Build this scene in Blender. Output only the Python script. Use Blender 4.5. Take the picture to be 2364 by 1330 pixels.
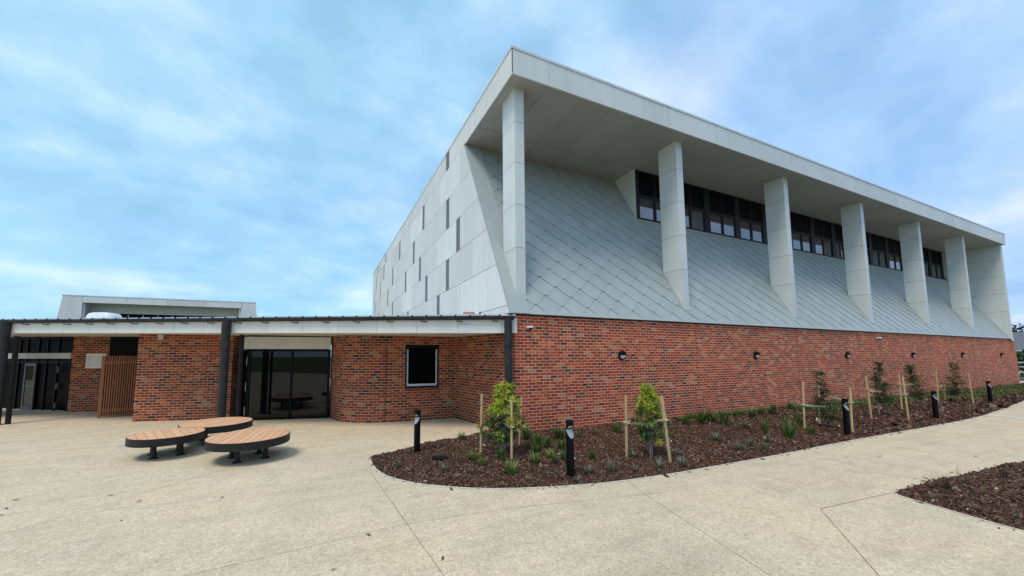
import bpy, bmesh, math, random
import numpy as np
from mathutils import Vector, Matrix
R = math.radians
random.seed(7)
for o in list(bpy.data.objects): bpy.data.objects.remove(o)
S = bpy.context.scene
COL = S.collection

# ------------------------------------------------------------------ camera
cd = bpy.data.cameras.new('camera'); cam = bpy.data.objects.new('camera', cd); COL.objects.link(cam)
cd.sensor_fit = 'HORIZONTAL'; cd.sensor_width = 36.0
cd.lens = 36.0 * 845.163 / 2364.0
cd.shift_x = (1182 - 1118.303) / 2364.0
cd.shift_y = (749.494 - 665) / 2364.0
cd.clip_start = 0.05; cd.clip_end = 3000
_p, _y, _r = R(4.909), R(66.26), R(-0.106)
_F = Vector((math.cos(_y) * math.cos(_p), math.sin(_y) * math.cos(_p), math.sin(_p)))
_R = Vector((math.sin(_y), -math.cos(_y), 0)); _U = _R.cross(_F)
_R, _U = _R * math.cos(_r) + _U * math.sin(_r), _U * math.cos(_r) - _R * math.sin(_r)
M = Matrix((_R, _U, -_F)).transposed().to_4x4(); M.translation = Vector((-4.79, -8.849, 2.1))
cam.matrix_world = M
S.camera = cam

# ------------------------------------------------------------------ sky and sun
SUN_EL, SUN_DIR = 62.0, Vector((-0.74, -0.42, 0))       # horizontal direction towards the sun
SUN_AZ = math.atan2(SUN_DIR.x, SUN_DIR.y)                # clockwise from +Y
w = bpy.data.worlds.new('World'); S.world = w; w.use_nodes = True
nt = w.node_tree; nt.nodes.clear()
def N(t, **k):
    n = nt.nodes.new(t)
    for a, b in k.items(): setattr(n, a, b)
    return n
def LK(a, b): nt.links.new(a, b)
def math_(op, a, b=None, clamp=False):
    n = N('ShaderNodeMath', operation=op, use_clamp=clamp)
    for i, v in enumerate((a, b)):
        if v is None: continue
        if isinstance(v, (int, float)): n.inputs[i].default_value = v
        else: LK(v, n.inputs[i])
    return n.outputs[0]
def ramp(fac, stops, interp='LINEAR'):
    n = N('ShaderNodeValToRGB'); n.color_ramp.interpolation = interp
    e = n.color_ramp.elements
    while len(e) < len(stops): e.new(0.5)
    for el, (p, c) in zip(e, stops):
        el.position = p; el.color = (*c, 1) if len(c) == 3 else c
    LK(fac, n.inputs[0]); return n.outputs[0]
def mixc(fac, a, b, mode='MIX'):
    n = N('ShaderNodeMix', data_type='RGBA', blend_type=mode)
    for s, v in ((n.inputs[0], fac), (n.inputs[6], a), (n.inputs[7], b)):
        if isinstance(v, (int, float)): s.default_value = v
        elif isinstance(v, tuple): s.default_value = (*v, 1)
        else: LK(v, s)
    return n.outputs[2]
def noise(vec, scale, detail=4, rough=0.55, dist=0.0):
    n = N('ShaderNodeTexNoise'); n.inputs['Scale'].default_value = scale
    n.inputs['Detail'].default_value = detail; n.inputs['Roughness'].default_value = rough
    n.inputs['Distortion'].default_value = dist
    if vec is not None: LK(vec, n.inputs['Vector'])
    return n.outputs['Fac']
def mapping(vec, loc=(0, 0, 0), rot=(0, 0, 0), sc=(1, 1, 1)):
    n = N('ShaderNodeMapping'); n.inputs[1].default_value = loc; n.inputs[2].default_value = rot; n.inputs[3].default_value = sc
    LK(vec, n.inputs[0]); return n.outputs[0]

sky = N('ShaderNodeTexSky', sky_type='NISHITA'); sky.sun_disc = False
sky.sun_elevation = R(SUN_EL); sky.sun_rotation = SUN_AZ; sky.air_density = 1.0; sky.dust_density = 0.6; sky.ozone_density = 1.5
tc = N('ShaderNodeTexCoord'); sp = N('ShaderNodeSeparateXYZ'); LK(tc.outputs['Generated'], sp.inputs[0])
zc = math_('ADD', math_('MAXIMUM', sp.outputs[2], 0.0), 0.36)
cb = N('ShaderNodeCombineXYZ'); LK(math_('DIVIDE', sp.outputs[0], zc), cb.inputs[0]); LK(math_('DIVIDE', sp.outputs[1], zc), cb.inputs[1])
cv = mapping(cb.outputs[0], loc=(3.7, 1.3, 0), rot=(0, 0, R(-25)), sc=(1.0, 1.25, 1))
big = noise(cv, 0.9, 3, 0.5, 0.3)
mid = noise(cv, 1.7, 6, 0.48, 0.25)
fin = noise(cv, 4.2, 6, 0.5, 0.2)
d = math_('ADD', math_('ADD', math_('MULTIPLY', big, 0.42), math_('MULTIPLY', mid, 0.42)), math_('MULTIPLY', fin, 0.16))
cover = ramp(d, [(0.34, (0.55,) * 3), (0.46, (0.80,) * 3), (0.58, (1.0,) * 3)])
tone = ramp(math_('ADD', math_('MULTIPLY', noise(mapping(cv, loc=(5, 2, 0)), 1.7, 9, 0.60, 0.15), 0.74), math_('MULTIPLY', fin, 0.26)),
            [(0.36, (2.25, 4.1, 5.95)), (0.44, (2.8, 4.65, 6.5)), (0.51, (3.4, 5.2, 7.3)), (0.58, (4.5, 5.95, 7.8)), (0.68, (5.9, 6.9, 8.4))])
skyc = mixc(1.0, sky.outputs[0], (1.3, 1.5, 1.65), 'MULTIPLY')
allc = mixc(cover, skyc, tone)
hue = ramp(math_('ADD', math_('MULTIPLY', sp.outputs[0], 0.42), math_('MULTIPLY', sp.outputs[1], -0.30)), [(0.0, (0.95, 1.04, 1.0)), (0.35, (1.05, 0.97, 1.06))])
allc = mixc(0.8, allc, hue, 'MULTIPLY')
# below the horizon the world is dull ground light
bg = N('ShaderNodeBackground'); LK(allc, bg.inputs[0]); bg.inputs[1].default_value = 0.1
wo = N('ShaderNodeOutputWorld'); LK(bg.outputs[0], wo.inputs[0])

sd = bpy.data.lights.new('sun', 'SUN'); sun = bpy.data.objects.new('sun', sd); COL.objects.link(sun)
sd.energy = 1.5; sd.angle = R(20); sd.color = (1.0, 0.90, 0.76)
_d = SUN_DIR.normalized() * math.cos(R(SUN_EL)); _d.z = math.sin(R(SUN_EL))
sun.rotation_euler = _d.to_track_quat('Z', 'Y').to_euler()

S.view_settings.view_transform = 'Standard'; S.view_settings.look = 'None'
S.view_settings.exposure = 0.52; S.view_settings.gamma = 1.0
S.render.engine = 'CYCLES'
S.render.resolution_x = 1024; S.render.resolution_y = 576

# ------------------------------------------------------------------ materials
MATS = {}
def newmat(name):
    global nt
    m = bpy.data.materials.new(name); m.use_nodes = True; nt = m.node_tree; nt.nodes.clear()
    out = N('ShaderNodeOutputMaterial'); b = N('ShaderNodeBsdfPrincipled'); LK(b.outputs[0], out.inputs[0])
    MATS[name] = m
    return m, b
def bump(b, h, strength, dist=0.01):
    n = N('ShaderNodeBump'); n.inputs['Strength'].default_value = strength; n.inputs['Distance'].default_value = dist
    LK(h, n.inputs['Height']); LK(n.outputs[0], b.inputs['Normal'])
def objc(): return N('ShaderNodeTexCoord').outputs['Object']
def uvc(): return N('ShaderNodeTexCoord').outputs['UV']
def island(): return N('ShaderNodeNewGeometry').outputs['Random Per Island']
def simple(name, col, rough=0.6, spec=0.4, metal=0.0, var=0.06, scale=3.0, fine=0.0, fscale=150):
    m, b = newmat(name); v = objc()
    n1 = noise(v, scale, 6, 0.6)
    lo = tuple(c * (1 - var * 2) for c in col); hi = tuple(min(1, c * (1 + var * 2)) for c in col)
    c = ramp(n1, [(0.3, lo), (0.7, hi)])
    if fine:
        n2 = noise(v, fscale, 2, 0.6)
        c = mixc(fine, c, ramp(n2, [(0.35, (0.45,) * 3), (0.6, (1.25,) * 3)]), 'MULTIPLY')
        bump(b, n2, 0.15, 0.002)
    LK(c, b.inputs['Base Color']); b.inputs['Roughness'].default_value = rough
    b.inputs['Specular IOR Level'].default_value = spec; b.inputs['Metallic'].default_value = metal
    return m

def brick_mat(name, stops, mortar, patch=0.5, paleness=0.3):
    m, b = newmat(name); uv = uvc()
    # slightly wobbly courses
    wob = N('ShaderNodeTexNoise'); wob.inputs['Scale'].default_value = 5; LK(uv, wob.inputs['Vector'])
    sub = N('ShaderNodeVectorMath', operation='SUBTRACT'); LK(wob.outputs['Color'], sub.inputs[0]); sub.inputs[1].default_value = (0.5, 0.5, 0.5)
    sc = N('ShaderNodeVectorMath', operation='SCALE'); LK(sub.outputs[0], sc.inputs[0]); sc.inputs['Scale'].default_value = 0.012
    ad = N('ShaderNodeVectorMath', operation='ADD'); LK(uv, ad.inputs[0]); LK(sc.outputs[0], ad.inputs[1])
    bt = N('ShaderNodeTexBrick'); LK(ad.outputs[0], bt.inputs['Vector'])
    bt.offset = 0.5; bt.inputs['Scale'].default_value = 1.0
    bt.inputs['Brick Width'].default_value = 0.242; bt.inputs['Row Height'].default_value = 0.0862
    bt.inputs['Mortar Size'].default_value = 0.0095; bt.inputs['Mortar Smooth'].default_value = 0.25; bt.inputs['Bias'].default_value = 0.0
    bt.inputs['Color1'].default_value = (0, 0, 0, 1); bt.inputs['Color2'].default_value = (1, 1, 1, 1); bt.inputs['Mortar'].default_value = (0.5, 0.5, 0.5, 1)
    pn = noise(uv, 0.7, 5, 0.6)
    fn = noise(uv, 38, 4, 0.65)
    rnd = math_('ADD', bt.outputs['Color'], math_('MULTIPLY', math_('SUBTRACT', pn, 0.5), patch), True)
    col = ramp(rnd, stops)
    col = mixc(0.6, col, ramp(fn, [(0.3, (0.6,) * 3), (0.7, (1.3,) * 3)]), 'MULTIPLY')
    pale = ramp(noise(uv, 1.7, 7, 0.7), [(0.60, (0,) * 3), (0.74, (1,) * 3)])
    col = mixc(math_('MULTIPLY', pale, paleness), col, (0.47, 0.33, 0.27))
    run = ramp(noise(mapping(uv, sc=(2.2, 0.22, 1)), 1.6, 6, 0.7), [(0.62, (0,) * 3), (0.80, (1,) * 3)])
    col = mixc(math_('MULTIPLY', run, 0.35), col, (0.52, 0.42, 0.35))
    hueb = ramp(noise(uv, 0.45, 4, 0.6), [(0.35, (0.80, 0.86, 0.9)), (0.5, (1.0,) * 3), (0.65, (1.16, 1.08, 0.95))])
    col = mixc(0.8, col, hueb, 'MULTIPLY')
    splash = ramp(noise(uv, 4.5, 3, 0.5), [(0.725, (0,) * 3), (0.745, (1,) * 3)])
    col = mixc(math_('MULTIPLY', splash, 0.7), col, (0.62, 0.56, 0.5))
    mor = mixc(0.5, mortar, ramp(noise(uv, 3, 5), [(0.3, tuple(c * 0.7 for c in mortar)), (0.7, tuple(min(1, c * 1.25) for c in mortar))]))
    col = mixc(bt.outputs['Fac'], col, mor)
    LK(col, b.inputs['Base Color']); b.inputs['Roughness'].default_value = 0.9; b.inputs['Specular IOR Level'].default_value = 0.25
    h = math_('ADD', math_('MULTIPLY', bt.outputs['Fac'], -1.0), math_('MULTIPLY', fn, 0.35))
    bump(b, h, 0.55, 0.008)
    return m
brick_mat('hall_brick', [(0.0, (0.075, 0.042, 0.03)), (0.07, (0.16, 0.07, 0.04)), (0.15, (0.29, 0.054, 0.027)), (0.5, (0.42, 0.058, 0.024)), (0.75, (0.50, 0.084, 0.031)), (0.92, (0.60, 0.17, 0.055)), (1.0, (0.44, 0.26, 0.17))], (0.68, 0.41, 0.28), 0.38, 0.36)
brick_mat('court_brick_shaded', [(0.0, (0.04, 0.026, 0.018)), (0.12, (0.09, 0.045, 0.027)), (0.25, (0.17, 0.045, 0.022)), (0.55, (0.25, 0.046, 0.020)), (0.78, (0.32, 0.072, 0.025)), (0.92, (0.40, 0.13, 0.042)), (1.0, (0.27, 0.17, 0.11))], (0.50, 0.29, 0.20), 0.5, 0.25)  # browner blend, with the soffit's shade also darkened into its colour
simple('joint_sealant', (0.10, 0.025, 0.018), 0.8, 0.2)
simple('sill_brick', (0.22, 0.065, 0.04), 0.9, 0.2, var=0.3, scale=14)

# exposed aggregate concrete
m, b = newmat('aggregate'); v = objc()
vo = N('ShaderNodeTexVoronoi'); vo.inputs['Scale'].default_value = 58; LK(v, vo.inputs['Vector'])
sepc = N('ShaderNodeSeparateColor'); LK(vo.outputs['Color'], sepc.inputs[0])
peb = ramp(sepc.outputs[0], [(0.0, (0.22, 0.19, 0.15)), (0.16, (0.40, 0.34, 0.26)), (0.45, (0.55, 0.48, 0.37)), (0.75, (0.66, 0.60, 0.48)), (0.93, (0.80, 0.76, 0.66)), (1.0, (0.36, 0.26, 0.17))])
n1 = noise(v, 0.35, 6, 0.6, 0.4); n2 = noise(mapping(v, sc=(1, 1, 1)), 1.9, 7, 0.65, 0.5); n3 = noise(v, 22, 4, 0.6)
peb = mixc(0.62, peb, (0.68, 0.54, 0.375))
c = mixc(0.8, peb, ramp(n1, [(0.28, (0.84, 0.84, 0.84)), (0.48, (1.0, 0.98, 0.95)), (0.6, (1.03, 1.0, 0.93)), (0.75, (1.10, 1.02, 0.86))]), 'MULTIPLY')
c = mixc(0.7, c, ramp(n2, [(0.25, (0.80, 0.80, 0.78)), (0.5, (1.0,) * 3), (0.75, (1.10, 1.09, 1.06))]), 'MULTIPLY')
c = mixc(0.5, c, ramp(n3, [(0.3, (0.76,) * 3), (0.7, (1.18,) * 3)]), 'MULTIPLY')
trk = ramp(noise(mapping(v, rot=(0, 0, R(24)), sc=(0.35, 2.6, 1)), 1.1, 7, 0.68, 0.3), [(0.30, (0.84, 0.83, 0.81)), (0.5, (1.0,) * 3), (0.72, (1.07, 1.06, 1.03))])
c = mixc(0.75, c, trk, 'MULTIPLY')
mot = ramp(noise(v, 6.5, 6, 0.7), [(0.3, (0.88, 0.87, 0.85)), (0.7, (1.08, 1.08, 1.07))])
c = mixc(0.8, c, mot, 'MULTIPLY')
st = ramp(noise(v, 0.9, 8, 0.7, 0.8), [(0.62, (0,) * 3), (0.78, (1,) * 3)])
c = mixc(math_('MULTIPLY', st, 0.35), c, (0.36, 0.31, 0.235))
LK(c, b.inputs['Base Color']); b.inputs['Roughness'].default_value = 0.85; b.inputs['Specular IOR Level'].default_value = 0.3
bump(b, math_('ADD', vo.outputs['Distance'], math_('MULTIPLY', n3, 0.4)), 0.35, 0.006)
simple('smooth_concrete', (0.60, 0.53, 0.43), 0.8, 0.3, var=0.1, scale=5, fine=0.3, fscale=90)
simple('joint_groove', (0.26, 0.20, 0.14), 0.9, 0.1)
simple('drain_concrete', (0.62, 0.58, 0.50), 0.8, 0.3)

m, b = newmat('mulch_soil'); v = objc()
c = ramp(noise(v, 45, 5, 0.7), [(0.3, (0.018, 0.010, 0.007)), (0.55, (0.06, 0.028, 0.017)), (0.75, (0.13, 0.065, 0.04))])
LK(c, b.inputs['Base Color']); b.inputs['Roughness'].default_value = 0.95; bump(b, noise(v, 45, 4), 0.9, 0.03)
m, b = newmat('bark_chip'); v = objc()
c = ramp(island(), [(0.0, (0.030, 0.015, 0.010)), (0.3, (0.080, 0.037, 0.023)), (0.62, (0.135, 0.062, 0.038)), (0.88, (0.19, 0.095, 0.058)), (0.97, (0.28, 0.175, 0.11)), (1.0, (0.52, 0.43, 0.33))])
LK(c, b.inputs['Base Color']); b.inputs['Roughness'].default_value = 0.8; b.inputs['Specular IOR Level'].default_value = 0.3

# claddings
def cladding(name, col, speck, rough=0.6, scale=160, isl=0.045):
    m, b = newmat(name); v = objc()
    c = mixc(0.8, col, ramp(noise(v, 0.8, 6, 0.6), [(0.3, (0.93,) * 3), (0.7, (1.06,) * 3)]), 'MULTIPLY')
    c = mixc(1.0, c, ramp(island(), [(0.0, (1 - isl,) * 3), (1.0, (1 + isl,) * 3)]), 'MULTIPLY')
    n2 = noise(v, scale, 3, 0.7); n3 = noise(v, 26, 5, 0.75)
    c = mixc(speck, c, ramp(n2, [(0.35, (0.7,) * 3), (0.65, (1.15,) * 3)]), 'MULTIPLY')
    c = mixc(speck, c, ramp(n3, [(0.35, (0.82,) * 3), (0.65, (1.1,) * 3)]), 'MULTIPLY')
    streak = ramp(noise(mapping(v, sc=(3.0, 3.0, 0.12)), 1.4, 5, 0.65), [(0.35, (0.92,) * 3), (0.6, (1.02,) * 3)])
    c = mixc(0.6, c, streak, 'MULTIPLY')
    LK(c, b.inputs['Base Color']); b.inputs['Roughness'].default_value = rough; b.inputs['Specular IOR Level'].default_value = 0.35
    return m
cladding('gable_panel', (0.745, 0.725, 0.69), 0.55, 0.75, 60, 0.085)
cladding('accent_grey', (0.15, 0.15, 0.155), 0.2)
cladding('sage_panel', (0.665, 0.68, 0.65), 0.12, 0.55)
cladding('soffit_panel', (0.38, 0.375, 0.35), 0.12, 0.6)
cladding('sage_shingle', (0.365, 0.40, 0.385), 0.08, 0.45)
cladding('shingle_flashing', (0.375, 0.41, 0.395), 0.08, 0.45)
cladding('fascia_board', (0.74, 0.72, 0.65), 0.12, 0.6)
cladding('cream_soffit', (0.64, 0.64, 0.57), 0.08, 0.6)
simple('backing_and_void_black', (0.012, 0.012, 0.012), 0.9, 0.05)  # backs the panel gaps; also the black painted for shade around the gate
simple('cap_flashing', (0.62, 0.64, 0.64), 0.4, 0.5)
simple('charcoal_metal', (0.020, 0.020, 0.019), 0.5, 0.22, var=0.15)
simple('gutter_metal', (0.028, 0.030, 0.029), 0.55, 0.2, var=0.15)
simple('black_metal', (0.0035, 0.0035, 0.0035), 0.5, 0.12)
simple('window_frame', (0.014, 0.015, 0.017), 0.5, 0.25)
simple('silver_frame', (0.50, 0.53, 0.56), 0.35, 0.5)
simple('galv_roof', (0.55, 0.57, 0.57), 0.4, 0.5, var=0.06)
simple('white_plastic', (0.75, 0.76, 0.77), 0.35, 0.5, var=0.02)
simple('grey_plastic', (0.48, 0.50, 0.52), 0.4, 0.5, var=0.02)
simple('dark_louvre', (0.004, 0.004, 0.0045), 0.6, 0.1)
simple('red_paint', (0.55, 0.13, 0.08), 0.5, 0.4)
simple('bollard_plate', (0.28, 0.295, 0.315), 0.45, 0.5)
simple('lamp_lens', (0.62, 0.64, 0.67), 0.25, 0.5, var=0.02)
simple('paper', (0.72, 0.73, 0.75), 0.7, 0.2, var=0.02)
simple('paper_grey', (0.60, 0.61, 0.64), 0.7, 0.2, var=0.02)
simple('ochre_line', (0.42, 0.33, 0.12), 0.7, 0.2)
def glass(name, base, rough, ior):
    m, b = newmat(name)
    b.inputs['Base Color'].default_value = (*base, 1); b.inputs['Roughness'].default_value = rough
    b.inputs['IOR'].default_value = ior; b.inputs['Specular IOR Level'].default_value = 0.5
    return m
glass('clerestory_glass', (0.035, 0.036, 0.04), 0.04, 2.5)
glass('dark_glass', (0.004, 0.004, 0.004), 0.02, 1.42)
glass('black_glass', (0.0015, 0.0015, 0.0015), 0.3, 1.10)

# timber
def timber(name, stops, sc=(1, 1, 1), rough=0.7):
    m, b = newmat(name); v = objc()
    g = noise(mapping(v, sc=sc), 6, 7, 0.65, 0.4)
    c = mixc(0.5, ramp(g, stops), ramp(island(), [(0, (0.78,) * 3), (1, (1.25,) * 3)]), 'MULTIPLY')
    LK(c, b.inputs['Base Color']); b.inputs['Roughness'].default_value = rough; bump(b, g, 0.15, 0.003)
    return m
timber('stake_timber', [(0.3, (0.36, 0.24, 0.11)), (0.5, (0.55, 0.39, 0.20)), (0.7, (0.66, 0.50, 0.29))], (14, 14, 1.2))
timber('bench_timber', [(0.3, (0.60, 0.31, 0.165)), (0.7, (0.77, 0.44, 0.25))], (3, 3, 3), 0.65)
timber('gate_timber', [(0.3, (0.20, 0.07, 0.028)), (0.7, (0.36, 0.135, 0.055))], (14, 14, 1.0))
simple('hessian', (0.52, 0.42, 0.28), 0.95, 0.1, var=0.15, scale=30)
# foliage
def leafmat(name, stops, trans=0.25, rough=0.45):
    m, b = newmat(name)
    c = ramp(island(), stops); LK(c, b.inputs['Base Color']); b.inputs['Roughness'].default_value = rough
    tr = N('ShaderNodeBsdfTranslucent'); LK(c, tr.inputs[0])
    mx = N('ShaderNodeMixShader'); mx.inputs[0].default_value = trans
    out = [n for n in nt.nodes if n.type == 'OUTPUT_MATERIAL'][0]
    LK(b.outputs[0], mx.inputs[1]); LK(tr.outputs[0], mx.inputs[2]); LK(mx.outputs[0], out.inputs[0])
    return m
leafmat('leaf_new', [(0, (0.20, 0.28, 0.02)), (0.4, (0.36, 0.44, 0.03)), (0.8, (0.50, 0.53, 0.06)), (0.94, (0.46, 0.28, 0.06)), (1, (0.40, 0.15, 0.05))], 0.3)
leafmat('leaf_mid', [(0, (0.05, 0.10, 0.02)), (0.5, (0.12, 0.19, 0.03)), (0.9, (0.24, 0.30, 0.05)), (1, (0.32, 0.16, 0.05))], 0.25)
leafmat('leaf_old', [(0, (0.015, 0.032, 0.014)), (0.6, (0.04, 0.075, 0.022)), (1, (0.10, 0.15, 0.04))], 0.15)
leafmat('leaf_sapling', [(0, (0.035, 0.06, 0.02)), (0.6, (0.085, 0.12, 0.033)), (0.9, (0.16, 0.18, 0.05)), (1, (0.26, 0.18, 0.08))], 0.2)
leafmat('blade_olive', [(0, (0.07, 0.085, 0.03)), (0.7, (0.14, 0.15, 0.05)), (1, (0.30, 0.25, 0.12))], 0.25)
leafmat('blade_green', [(0, (0.04, 0.08, 0.016)), (0.6, (0.10, 0.16, 0.03)), (1, (0.20, 0.27, 0.06))], 0.25)
leafmat('blade_bright', [(0, (0.08, 0.14, 0.02)), (0.6, (0.17, 0.26, 0.04)), (1, (0.33, 0.42, 0.10))], 0.3)
leafmat('blade_bronze', [(0, (0.07, 0.08, 0.02)), (0.5, (0.17, 0.14, 0.03)), (1, (0.28, 0.12, 0.04))], 0.25)
leafmat('blade_straw', [(0, (0.16, 0.15, 0.06)), (1, (0.42, 0.36, 0.18))], 0.25)
leafmat('blade_silver', [(0, (0.075, 0.085, 0.05)), (0.6, (0.15, 0.16, 0.105)), (1, (0.30, 0.30, 0.22))], 0.15)
leafmat('blade_reed', [(0, (0.015, 0.03, 0.012)), (1, (0.05, 0.075, 0.025))], 0.2)
leafmat('far_leaf', [(0, (0.02, 0.035, 0.015)), (0.6, (0.05, 0.075, 0.03)), (1, (0.10, 0.125, 0.05))], 0.2)
leafmat('pale_leaf', [(0, (0.20, 0.22, 0.20)), (1, (0.42, 0.44, 0.42))], 0.2)
leafmat('dead_leaf', [(0, (0.05, 0.03, 0.015)), (1, (0.12, 0.07, 0.03))], 0.1)
simple('door_alloy', (0.17, 0.175, 0.18), 0.45, 0.3)
simple('bark', (0.17, 0.12, 0.085), 0.9, 0.1, var=0.25, scale=25)
simple('pale_bark', (0.34, 0.29, 0.22), 0.9, 0.1, var=0.25, scale=25)
m, b = newmat('lawn'); v = objc()
c = ramp(noise(v, 0.4, 8, 0.7), [(0.3, (0.05, 0.075, 0.02)), (0.6, (0.10, 0.12, 0.035)), (0.8, (0.17, 0.16, 0.07))])
LK(c, b.inputs['Base Color']); b.inputs['Roughness'].default_value = 0.95
simple('asphalt', (0.055, 0.055, 0.058), 0.9, 0.2, var=0.1, scale=4)
simple('roof_tile', (0.13, 0.135, 0.145), 0.8, 0.2, var=0.1, scale=6)
simple('house_wall', (0.50, 0.46, 0.39), 0.9, 0.2)

# ------------------------------------------------------------------ mesh builder
class MB:
    def __init__(s): s.v = []; s.f = []; s.mi = []; s.uv = []; s.hasuv = False
    def add(s, verts, faces, mi=0, uvs=None):
        o = len(s.v); s.v.extend([tuple(p) for p in verts])
        for k, f in enumerate(faces):
            s.f.append(tuple(i + o for i in f)); s.mi.append(mi)
            s.uv.append(uvs[k] if uvs else None)
        if uvs: s.hasuv = True
        return s
    def poly(s, pts, mi=0, uv=None): return s.add(pts, [tuple(range(len(pts)))], mi, [uv] if uv else None)
    def box(s, x0, x1, y0, y1, z0, z1, mi=0):
        V = [(x, y, z) for z in (z0, z1) for y in (y0, y1) for x in (x0, x1)]
        return s.add(V, [(0, 2, 3, 1), (4, 5, 7, 6), (0, 1, 5, 4), (2, 6, 7, 3), (0, 4, 6, 2), (1, 3, 7, 5)], mi)
    def obox(s, c, ux, uy, uz, mi=0):
        c, ux, uy, uz = map(Vector, (c, ux, uy, uz))
        V = [c + ux * a + uy * b_ + uz * d_ for d_ in (-1, 1) for b_ in (-1, 1) for a in (-1, 1)]
        return s.add(V, [(0, 2, 3, 1), (4, 5, 7, 6), (0, 1, 5, 4), (2, 6, 7, 3), (0, 4, 6, 2), (1, 3, 7, 5)], mi)
    def prism(s, pts, off, mi=0):
        off = Vector(off); n = len(pts); P = [Vector(p) for p in pts]
        V = P + [p + off for p in P]
        F = [tuple(range(n - 1, -1, -1)), tuple(range(n, 2 * n))] + [(i, (i + 1) % n, (i + 1) % n + n, i + n) for i in range(n)]
        return s.add(V, F, mi)
    def tube(s, pts, r, n=10, mi=0, caps=True):
        pts = [Vector(p) for p in pts]
        rs = r if isinstance(r, (list, tuple)) else [r] * len(pts)
        V = []; ref = None
        for i, p in enumerate(pts):
            t = (pts[min(i + 1, len(pts) - 1)] - pts[max(i - 1, 0)]).normalized()
            if ref is None: ref = Vector((0, 0, 1)) if abs(t.z) < 0.9 else Vector((1, 0, 0))
            a = t.cross(ref).normalized(); b_ = t.cross(a); ref = -b_ if False else ref
            for k in range(n):
                an = 2 * math.pi * k / n; V.append(p + (a * math.cos(an) + b_ * math.sin(an)) * rs[i])
        F = []
        for i in range(len(pts) - 1):
            for k in range(n):
                F.append((i * n + k, i * n + (k + 1) % n, (i + 1) * n + (k + 1) % n, (i + 1) * n + k))
        if caps: F += [tuple(range(n - 1, -1, -1)), tuple(range((len(pts) - 1) * n, len(pts) * n))]
        return s.add(V, F, mi)
    def lathe(s, prof, n=24, loc=(0, 0, 0), mi=0):
        V = []; L = Vector(loc)
        for r, z in prof:
            for k in range(n):
                a = 2 * math.pi * k / n; V.append(L + Vector((r * math.cos(a), r * math.sin(a), z)))
        F = []
        for i in range(len(prof) - 1):
            for k in range(n): F.append((i * n + k, i * n + (k + 1) % n, (i + 1) * n + (k + 1) % n, (i + 1) * n + k))
        F += [tuple(range(n - 1, -1, -1)), tuple(range((len(prof) - 1) * n, len(prof) * n))]
        return s.add(V, F, mi)
    def build(s, name, mats, parent=None, smooth=False, bevel=0.0):
        me = bpy.data.meshes.new(name); me.from_pydata(s.v, [], s.f)
        for k in (mats if isinstance(mats, (list, tuple)) else [mats]): me.materials.append(MATS[k])
        me.polygons.foreach_set('material_index', s.mi)
        if s.hasuv:
            ul = me.uv_layers.new(name='UVMap'); arr = np.zeros((len(me.loops), 2))
            i = 0
            for f, u in zip(s.f, s.uv):
                if u is not None: arr[i:i + len(f)] = u
                i += len(f)
            ul.data.foreach_set('uv', arr.ravel())
        if smooth: me.polygons.foreach_set('use_smooth', [True] * len(me.polygons))
        me.update()
        o = bpy.data.objects.new(name, me); COL.objects.link(o)
        if parent is not None:
            o.parent = parent
            if parent.type == 'EMPTY': o.matrix_parent_inverse = Matrix.Translation(-parent.location)
        if smooth:
            md = o.modifiers.new('smooth', 'EDGE_SPLIT'); md.split_angle = R(38)
        if bevel:
            md = o.modifiers.new('bevel', 'BEVEL'); md.width = bevel; md.segments = 2; md.limit_method = 'ANGLE'; md.angle_limit = R(40)
        return o
def tag(o, label, cat, group=None):
    o['label'] = label; o['category'] = cat
    if group: o['group'] = group
    return o
def thing(name, label, cat, loc=(0, 0, 0), group=None):
    o = bpy.data.objects.new(name, None); COL.objects.link(o); o.location = loc; o.empty_display_size = 0.2
    return tag(o, label, cat, group)
def struct(o, kind='structure'): o['kind'] = kind; return o
def dup(root, loc, rotz=0.0, scale=1.0, label=None):
    r = root.copy(); COL.objects.link(r); r.location = loc; r.rotation_euler = (0, 0, rotz)
    r.scale = (scale,) * 3 if isinstance(scale, (int, float)) else scale
    if label: r['label'] = label
    for ch in list(root.children):
        c = ch.copy(); COL.objects.link(c); c.parent = r
        for g in list(ch.children):
            d_ = g.copy(); COL.objects.link(d_); d_.parent = c
    return r

# ================================================================== ground
BED1_FRONT = [(-3.80, -0.72), (-3.82, -1.1), (-3.79, -1.71), (-3.63, -2.18), (-3.3, -2.65), (-2.7, -3.14), (-2.08, -3.46), (-1.4, -3.68), (-0.66, -3.86), (0.19, -3.97), (1.2, -4.02), (2.27, -4.03), (3.31, -4.04), (4.72, -4.04), (6.66, -4.0), (8.87, -4.0), (11.42, -4.03), (14.16, -4.03), (16.49, -3.94), (20.5, -3.61), (24.96, -3.17), (33, -2.4), (43, -1.5)]
BED1_BACK = [(43, 0.15), (0.1, 0.15), (-0.12, 0.9), (-0.76, 0.62), (-1.76, 0.2), (-2.71, -0.21), (-3.74, -0.63)]
BED2 = [(3.28, -6.04), (3.97, -6.06), (4.82, -6.12), (6.05, -6.2), (7.0, -6.24), (7.86, -6.35), (12, -6.6), (22, -7.0), (40, -7.4), (40, -13), (5.5, -13), (3.35, -9.6), (2.98, -8.0), (2.93, -7.26), (2.96, -7.04), (3.02, -6.76), (3.09, -6.49), (3.14, -6.25), (3.19, -6.10)]
def smooth_loop(P, it=1, keep=lambda i: False):
    for _ in range(it):
        Q = []
        n = len(P)
        for i in range(n):
            a, b_ = Vector(P[i]), Vector(P[(i + 1) % n])
            if (b_ - a).length > 3.0: Q += [tuple(a), tuple(b_)]
            else: Q += [tuple(a.lerp(b_, 0.25)), tuple(a.lerp(b_, 0.75))]
        P = Q
    return P
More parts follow.
